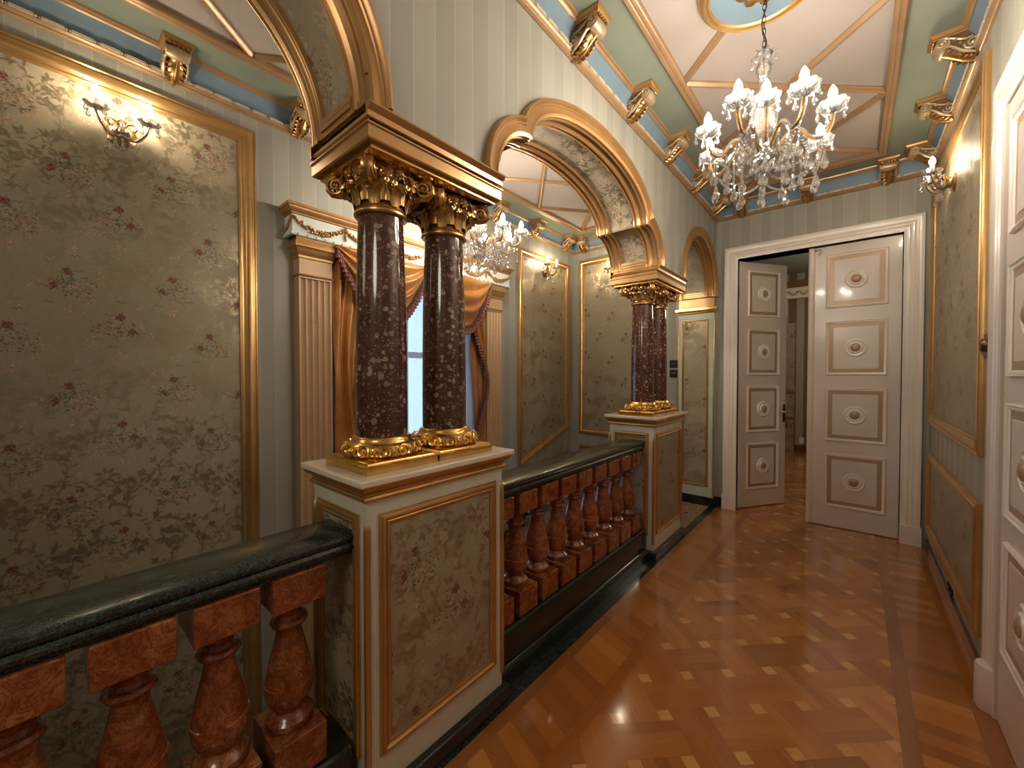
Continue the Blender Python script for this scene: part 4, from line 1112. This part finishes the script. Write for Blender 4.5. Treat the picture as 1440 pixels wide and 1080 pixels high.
MB().tube([(-.318,5.192,2.822),(-.314,5.186,2.830),(-.290,5.184,2.830),(-.274,5.184,2.828),(-.276,5.184,2.812),(-.286,5.184,2.790),(-.292,5.184,2.765)], .0055, 7).ell((-.318,5.19,2.822), .009, 8, 5).build('door_bolt', 'brass', L2)
# casings
def case_prof(w, h):
    return [(0,-.02),(0,h*.55),(w*.06,h*.62),(w*.12,h*.55),(w*.18,h*.62),(w*.26,h*.62),(w*.30,h*.74),(w*.38,h*.66),(w*.48,h*.70),(w*.52,h*.84),(w*.62,h*.78),(w*.68,h*.82),(w*.74,h*.96),(w*.86,h),(w*.95,h*.92),(w,h*.6),(w,0)]
d = MB().sweep([(.33,YE,0),(.33,YE,2.86),(-1.02,YE,2.86),(-1.02,YE,0)], case_prof(.14,.04), -AY, closed=False)
for x in (-1.163, .327): d.box(x, x+.146, YE-.045, YE-.001, 0, .17)
d.box(-1.035, -1.02, YE, YE+.2, 0, 2.87); d.box(.33, .345, YE, YE+.2, 0, 2.87); d.box(-1.02, .33, YE, YE+.2, 2.86, 2.875)
struct(d.build('door_1', 'white_trim'))
d = MB().sweep([(XE,2.765,0),(XE,2.765,2.735),(XE,1.2,2.735),(XE,1.2,0)], [(u, h) for u, h in case_prof(.14,.042)], -AX, closed=False) if False else MB().sweep([(XE,1.2,0),(XE,1.2,2.735),(XE,2.765,2.735),(XE,2.765,0)], case_prof(.14,.042), -AX, closed=False)
d.lathe([(.055,0),(.060,.01),(.060,.19),(.055,.205),(.045,.21)], (XE-.012, 2.835, 0), 24)
struct(d.build('door_2', 'white_paint'))
L3 = thing('door_leaf', 'white panelled side door at the right edge of the photo', 'door', (0,0,0))
MB().box(0, 1.54, 0, .012, .01, 2.73).build('slab', 'white_paint', L3)
for a, b_ in ((.36,.84),(.95,1.43),(1.54,2.01),(2.14,2.625)):
    for x0 in (.10, .87): door_panel(L3, x0, x0+.57, a, b_, 0)
L3.location = (XE-.014, 2.755, 0); L3.rotation_euler = (0,0,-PI/2)

# ------------------------------------------------------------------ switches and sockets
def plate(name, label, cat, boxes, loc, m, extra=None):
    t = thing(name, label, cat, loc)
    b = MB()
    for q in boxes: b.box(*q)
    b.build('plate', m, t, bevel=.003)
    if extra: extra(t)
    return t
def dots(t, y=YE-.014):
    MB().lathe([(.004,0),(.004,.002)], (-1.742,y,t.location.z+.006), 8, ax=(0,-1,0)).lathe([(.004,0),(.004,.002)], (-1.712,y,t.location.z+.006), 8, ax=(0,-1,0)).build('button', 'white_plastic', t)
for z, l in ((1.685,'upper'), (1.565,'lower')):
    plate('light_switch', '%s black double switch plate beside the far columns' % l, 'switch', [(-1.775,-1.68,YE-.014,YE-.001,z-.048,z+.048)], (-1.73,YE,z), 'black_plastic', dots)
t = thing('light_switch', 'black rotary light switch on the right wall beside the side door', 'switch', (XE, 3.09, 1.70))
MB().box(XE-.012, XE-.001, 3.02, 3.16, 1.64, 1.76).build('plate', 'black_plastic', t, bevel=.004)
MB().lathe([(.035,0),(.035,.012),(.028,.022),(.012,.024),(.001,.024)], (XE-.012, 3.09, 1.70), 20, ax=(-1,0,0)).build('knob', 'bronze', t)
t = thing('power_socket', 'black power socket low on the right wall under the dado panel', 'socket', (XE, 3.95, .125))
MB().box(XE-.014, XE-.001, 3.905, 3.995, .078, .172).build('plate', 'black_plastic', t, bevel=.004)
MB().lathe([(.032,0),(.032,.008),(.024,.008),(.022,.003),(.001,.003)], (XE-.014, 3.95, .125), 20, ax=(-1,0,0)).build('socket_ring', 'black_plastic', t)

# ------------------------------------------------------------------ room beyond the double door
RY = 9.95
mbox('wall_far', [(-3.2, 2.0, RY, RY+.2, 0, 3.6)], 'stripe_room')
mbox('wall_far_left', [(-3.4, -3.2, YE+.2, RY+.2, 0, 3.6)], 'stripe_room')
mbox('wall_far_right', [(2.0, 2.2, YE+.2, RY+.2, 0, 3.6)], 'stripe_room')
mbox('ceiling_far', [(-3.4, 2.2, YE+.2, RY+.2, 3.6, 3.7)], 'ceil_green')
mbox('wall_far_front', [(XE+.2, 2.2, YE, YE+.2, 0, 3.7), (-3.4, XE+.2, YE, YE+.2, 3.5, 3.7)], 'stripe_room')
Fr = Floor(); Fr.weave((-2.0, .9, 5.36, RY-.6)); Fr.strip(-2.0, .9, RY-.6, RY, .08, 0, .25, .42); Fr.build('floor_far')
mbox('floor_far_base', [(-3.2, 2.0, 5.35, RY, -.08, -.003)], 'dark_room', smooth=0)
mbox('baseboard_far', [(-2.0, .9, RY-.02, RY, 0, .12)], 'parquet')
MBc = MB().sweep([(-2.4,RY,3.40),(.9,RY,3.40)], [(-.06,0),(-.06,.03),(-.02,.05),(.03,.06),(.07,.09),(.09,.10),(.09,0)][::-1], -AY, closed=False)
struct(MBc.build('trim_14', 'gold_paint'))
t = thing('wall_panel', 'gilt-topped brocade strip seen through the open double door', 'wall panel', (-1.02, RY, 1.0))
MB().box(-1.18, -.93, RY-.05, RY-.002, 0, 2.6).build('panel_body', 'floral', t)
MB().box(-1.20, -.915, RY-.075, RY-.002, 1.18, 1.26).build('ledge', 'gold_paint', t, bevel=.01)
MB().box(-1.20, -.915, RY-.075, RY-.002, .66, .72).build('ledge', 'gold_paint', t, bevel=.01)
t = thing('cornice_pelmet', 'cream carved pelmet in the room beyond the open double door', 'pelmet', (-.9, RY, 3.1))
MB().box(-1.12, -.3, RY-.14, RY-.002, 3.08, 3.30).build('box', 'cream_marble', t, bevel=.01)
g = MB()
for i in range(26): g.ell((-1.08+.03*i, RY-.145, 3.18+.03*math.sin(i*1.1)), (.02,.012,.018), 7, 5)
g.build('carving', 'bracket_cream', t)
o = MB().box(-.845, -.765, RY-.012, RY-.001, .16, .28).build('power_socket', 'white_plastic', bevel=.003)
tag(setbase(o, (-.805, RY, .22)), 'small white wall socket in the room beyond the open double door', 'socket')

# ------------------------------------------------------------------ lamps
def drop(m, c, L, r):
    m.lathe([(.0015,0),(.003,-.006),(.0045,-L*.22),(r*.55,-L*.42),(r*.92,-L*.62),(r,-L*.76),(r*.8,-L*.90),(r*.35,-L*.985),(.001,-L)], c, 8)
    m.ell(Vector(c)+Vector((0,0,.006)), .0055, 6, 4); return m
def beads(m, pts, r, step):
    pts = [Vector(p) for p in pts]; rest = 0
    for a, b_ in zip(pts, pts[1:]):
        L = (b_-a).length; s = rest
        while s < L: m.ell(a+(b_-a)*(s/L), (r, r, r*1.15), 6, 4); s += step
        rest = s-L
    return m
def candle_set(parent, c, bm, pan_r=.056, npend=5, ph=0, ch=.055, flat=1.0, pdz=.022):
    """drip pan, candle sleeve and lit bulb standing at point c (top of the arm)"""
    x, y, z = c
    prof = [(.010,-.004),(.018,.000),(pan_r*.62,.004),(pan_r*.88,.016),(pan_r,.034),(pan_r*1.02,.040),(pan_r*.95,.037),(pan_r*.82,.019),(pan_r*.58,.009),(.010,.006)]
    prof = [(r, zz*flat) for r, zz in prof]
    MB().lathe(prof, c, 32, lobes=8, lamp=.07).build('drip_pan', 'crystal', parent, smooth=60)
    MB().lathe([(.0115,.0),(.0125,.006),(.0115,.012),(.0115,ch),(.009,ch+.004)], c, 12).build('candle_sleeve', 'candle', parent)
    zb = z+ch+.002
    MB().lathe([(.008,0),(.0135,.010),(.0165,.022),(.0155,.034),(.011,.046),(.005,.057),(.001,.063)], (x,y,zb), 12).build('bulb', bm, parent)
    for k in range(npend):
        a = 2*PI*k/npend+ph; p = (x+pan_r*.98*math.cos(a), y+pan_r*.98*math.sin(a), z+pdz); drop(MB(), p, .050, .0105).build('pendant', 'crystal', parent, smooth=50)
def chandelier(label, C, bulbs, bm):
    t = thing('chandelier', label, 'chandelier', (C[0], C[1], ZC+.02)); C = Vector((C[0], C[1], 0))
    MB().lathe([(.001,3.50),(.050,3.50),(.056,3.485),(.050,3.462),(.034,3.44),(.018,3.425),(.008,3.415),(.001,3.41)], C, 24).build('canopy', 'brass', t)
    ch = MB(); z = 3.412
    for k in range(9):
        e = AX if k % 2 else AY
        ch.tube([C+e*.007*math.cos(2*PI*i/12)+AZ*(z-.017+.019*math.sin(2*PI*i/12)) for i in range(13)], .0022, 5); z -= .030
    ch.tube([C+Vector((.010*math.sin(i*.9), .010*math.cos(i*.8), 3.415-.026*i)) for i in range(11)], .003, 5)
    ch.build('chain', 'chain', t)
    s = MB()
    s.lathe([(.004,3.165),(.016,3.155),(.036,3.138),(.040,3.132),(.018,3.125),(.014,3.10),(.030,3.085),(.036,3.065),(.028,3.04),(.016,3.02)], C, 20)
    s.lathe([(.014,3.02),(.024,3.01),(.018,2.99),(.020,2.96),(.034,2.92),(.052,2.87),(.060,2.82),(.056,2.78),(.040,2.75),(.022,2.735),(.016,2.72)], C, 24, lobes=8, lamp=.05)
    s.lathe([(.016,2.72),(.034,2.712),(.042,2.695),(.034,2.678),(.016,2.67)], C, 20)
    s.build('stem', 'crystal', t, smooth=45)
    MB().lathe([(.012,2.668),(.045,2.662),(.062,2.650),(.058,2.632),(.042,2.612),(.020,2.598),(.010,2.594)], C, 20, lobes=10, lamp=.05).build('bowl', 'crystal', t)
    MB().lathe([(.010,2.594),(.016,2.585),(.030,2.575),(.050,2.560),(.058,2.546),(.055,2.545),(.028,2.562),(.012,2.570),(.012,2.53),(.020,2.515),(.018,2.50),(.010,2.49),(.014,2.475),(.010,2.455),(.001,2.44)], C, 24, lobes=8, lamp=.04).build('bottom_finial', 'crystal', t)
    MB().lathe([(.004,3.12),(.004,2.60)], C, 8).build('rod', 'brass', t)
    for k in range(6):
        m = MB(); a = k*PI/3; p = C+Vector((.052*math.cos(a), .052*math.sin(a), 3.128)); m.tube([C+AZ*3.15, p+AZ*.012, p], .0018, 5); drop(m, p-AZ*.004, .045, .010)
        m.build('crown_pendant', 'crystal', t)
    tips = []
    for k, (dx, dy, zb) in enumerate(bulbs):
        R = math.hypot(dx, dy); d = Vector((dx/R, dy/R, 0)); zt = zb-.085
        q = [C+d*r+AZ*zz for r, zz in ((.035,2.640),(.07,2.655),(R*.38,2.700),(R*.50,2.712),(R*.60,2.690),(R*.68,2.650),(R*.78,2.628),(R*.90,2.632),(R*.98,2.662),(R,zt-.02),(R,zt))]
        # smooth the polyline
        for _ in range(2):
            n = [q[0]]
            for a, b_ in zip(q, q[1:]): n += [a*.75+b_*.25, a*.25+b_*.75]
            q = n+[q[-1]]
        arm = MB().tube(q, .0065, 8).build('arm', 'gold_leaf', t)
        MB().tube(q[2:-2], .0105, 8).build('glass_sleeve', 'crystal', arm)
        e = C+d*R+AZ*zt
        candle_set(arm, e, bm, ph=k)
        for r, L, zz in ((.42,.08,2.700),(.66,.10,2.64),(.90,.11,2.622)):
            m = MB(); p = C+d*R*r+AZ*(zz-.01); m.tube([p+AZ*.004, p-AZ*.042], .0012, 4); beads(m, [p, p-AZ*.035], .0055, .011); drop(m, p-AZ*.040, L*.85, .0165)
            m.build('pendant', 'crystal', arm)
        tips.append((math.atan2(dy, dx), C+d*R*.86+AZ*2.615))
    tips.sort(key=lambda q: q[0])
    for k in range(len(tips)):
        a, b_ = tips[k][1], tips[(k+1) % len(tips)][1]
        cv = [a+(b_-a)*u-AZ*.075*math.sin(PI*u) for u in [i/12 for i in range(13)]]; m = beads(MB().tube(cv, .0012, 4), cv, .0068, .0150)
        mid = a+(b_-a)*.5-AZ*.078; m.tube([mid+AZ*.004, mid-AZ*.012], .0012, 4); drop(m, mid-AZ*.004, .08, .0175)
        m.build('bead_swag', 'crystal', t)
        c2 = C+AZ*2.56; cv = [a+(c2-a)*u-AZ*.05*math.sin(PI*u) for u in [i/12 for i in range(12)]]; m = beads(MB().tube(cv, .0012, 4), cv, .0062, .0145)
        m.build('bead_swag', 'crystal', t)
    for k in range(8):
        a = k*PI/4+.2; p = C+Vector((.125*math.cos(a), .125*math.sin(a), 2.66)); m = beads(MB().tube([p, p-AZ*.145], .0012, 4), [p, p-AZ*.13], .0062, .0135); drop(m, p-AZ*.14, .085, .0175); m.build('bead_string', 'crystal', t)
    return t
BL = [(-.04,-.352,2.803),(.186,-.257,2.803),(.272,-.04,2.803),(.211,.268,2.803),(-.05,.31,2.803),(-.255,.054,2.803),(-.202,-.198,2.803),(.040,-.185,2.858)]
chA = chandelier('lit crystal chandelier hanging from the ceiling rosette over the corridor', (-.36, 2.34), BL, 'bulb')
chB = dup(chA, (-2.43, 2.42, ZC+.02), 2.3, 'lit crystal chandelier in the stairwell, seen beside the near capital')
def sconce(label):
    t = thing('wall_sconce', label, 'wall lamp', (0,0,0), 'two-armed crystal wall sconces')
    MB().lathe([(.062,0),(.066,.006),(.058,.014),(.040,.020),(.036,.028),(.020,.036),(.001,.040)], (.0,0,0), 28, ax=(1,0,0)).build('backplate', 'gold_old', t)
    MB().lathe([(.008,-.03),(.024,-.022),(.036,-.004),(.030,.014),(.016,.024),(.012,.05),(.020,.064),(.010,.078),(.001,.084)], (.055,0,-.012), 16).build('centre_vase', 'crystal', t)
    for s in (-1, 1):
        q = [Vector(p) for p in ((.03,0,-.012),(.06,s*.03,-.040),(.085,s*.060,-.040),(.105,s*.085,-.010),(.118,s*.102,.025),(.120,s*.106,.050))]
        for _ in range(2):
            n = [q[0]]
            for a, b_ in zip(q, q[1:]): n += [a*.75+b_*.25, a*.25+b_*.75]
            q = n+[q[-1]]
        arm = MB().tube(q, .0065, 8).build('arm', 'gold_leaf', t)
        q2 = [Vector(p) for p in ((.03,0,.01),(.05,s*.02,.045),(.06,s*.045,.052),(.065,s*.062,.03),(.06,s*.05,.012),(.055,s*.038,.02))]
        MB().tube(q2, .0055, 7).build('scroll', 'gold_leaf', arm)
        MB().tube(q[2:-2], .010, 8).build('glass_sleeve', 'crystal', arm)
        candle_set(arm, q[-1], 'bulb_sconce', .050, 4, .6, .060, .55, .010)
        m = MB()
        p = q[10]; m.tube([p, p-AZ*.05], .0012, 4); beads(m, [p-AZ*.012, p-AZ*.04], .0045, .01); drop(m, p-AZ*.045, .055, .013); m.build('pendant', 'crystal', arm)
    for p, L in (((.06,0,-.055),.06), ((.075,.03,-.06),.05), ((.075,-.03,-.06),.05)): drop(MB(), p, L, .0125).build('pendant', 'crystal', t)
    return t
sc = sconce('two-armed crystal wall sconce on the big left wallpaper panel')
sc.location = (XL+.004, .31, 2.915)
dup(sc, (XL+.004, 4.42, 2.93), 0, 'two-armed crystal wall sconce on the panel right of the curtained window')
dup(sc, (-2.47, YE-.004, 2.93), -PI/2, 'two-armed crystal wall sconce on the stairwell end wall, partly behind the far arch')
dup(sc, (XE-.004, 4.12, 2.885), PI, 'two-armed crystal wall sconce on the right wall panel')

# ------------------------------------------------------------------ light, camera
w = bpy.data.worlds.new('World'); SC.world = w; w.use_nodes = True
bgn = w.node_tree.nodes['Background']; bgn.inputs[0].default_value = (.42,.62,.95,1); bgn.inputs[1].default_value = 1.3
def lamp(name, loc, e, col, r):  # bare point light with no fixture, used for the added fills
    d = bpy.data.lights.new(name, 'POINT'); d.energy = e; d.color = col; d.shadow_soft_size = r
    o = bpy.data.objects.new(name, d); o.location = loc; COL.objects.link(o)
lamp('corridor_fill_behind', (-.36, -1.0, 2.6), 8.5, (1,.88,.72), .3)  # added soft fill to even out the corridor; no lamp known here
lamp('stairwell_fill_behind', (-2.4, -1.0, 2.6), 2.2, (1,.88,.72), .3)  # unseen fill added behind the camera on the stairwell side
lamp('next_room_fill', (.4, 7.8, 2.9), 14, (1,.84,.64), .15)  # invented source, added to light the room beyond the door
cam = bpy.data.cameras.new('Camera'); co = bpy.data.objects.new('Camera', cam); COL.objects.link(co)
cam.sensor_width = 36; cam.lens = 564/1440*36; cam.sensor_fit = 'HORIZONTAL'; cam.clip_start = .02
cam.shift_y = -3.16/1440
co.location = (0,0,1.55); co.rotation_euler = (math.radians(89.0), 0, math.radians(40.513)); SC.camera = co
SC.view_settings.view_transform = 'Standard'; SC.view_settings.look = 'None'; SC.view_settings.gamma = 1
SC.view_settings.use_curve_mapping = False
SC.view_settings.exposure = 1.95
SC.cycles.max_bounces = 10; SC.cycles.diffuse_bounces = 5; SC.cycles.glossy_bounces = 4; SC.cycles.transmission_bounces = 6; SC.cycles.transparent_max_bounces = 16
SC.cycles.caustics_reflective = False; SC.cycles.caustics_refractive = False
SC.cycles.sample_clamp_indirect = 4
SC.cycles.use_denoising = True
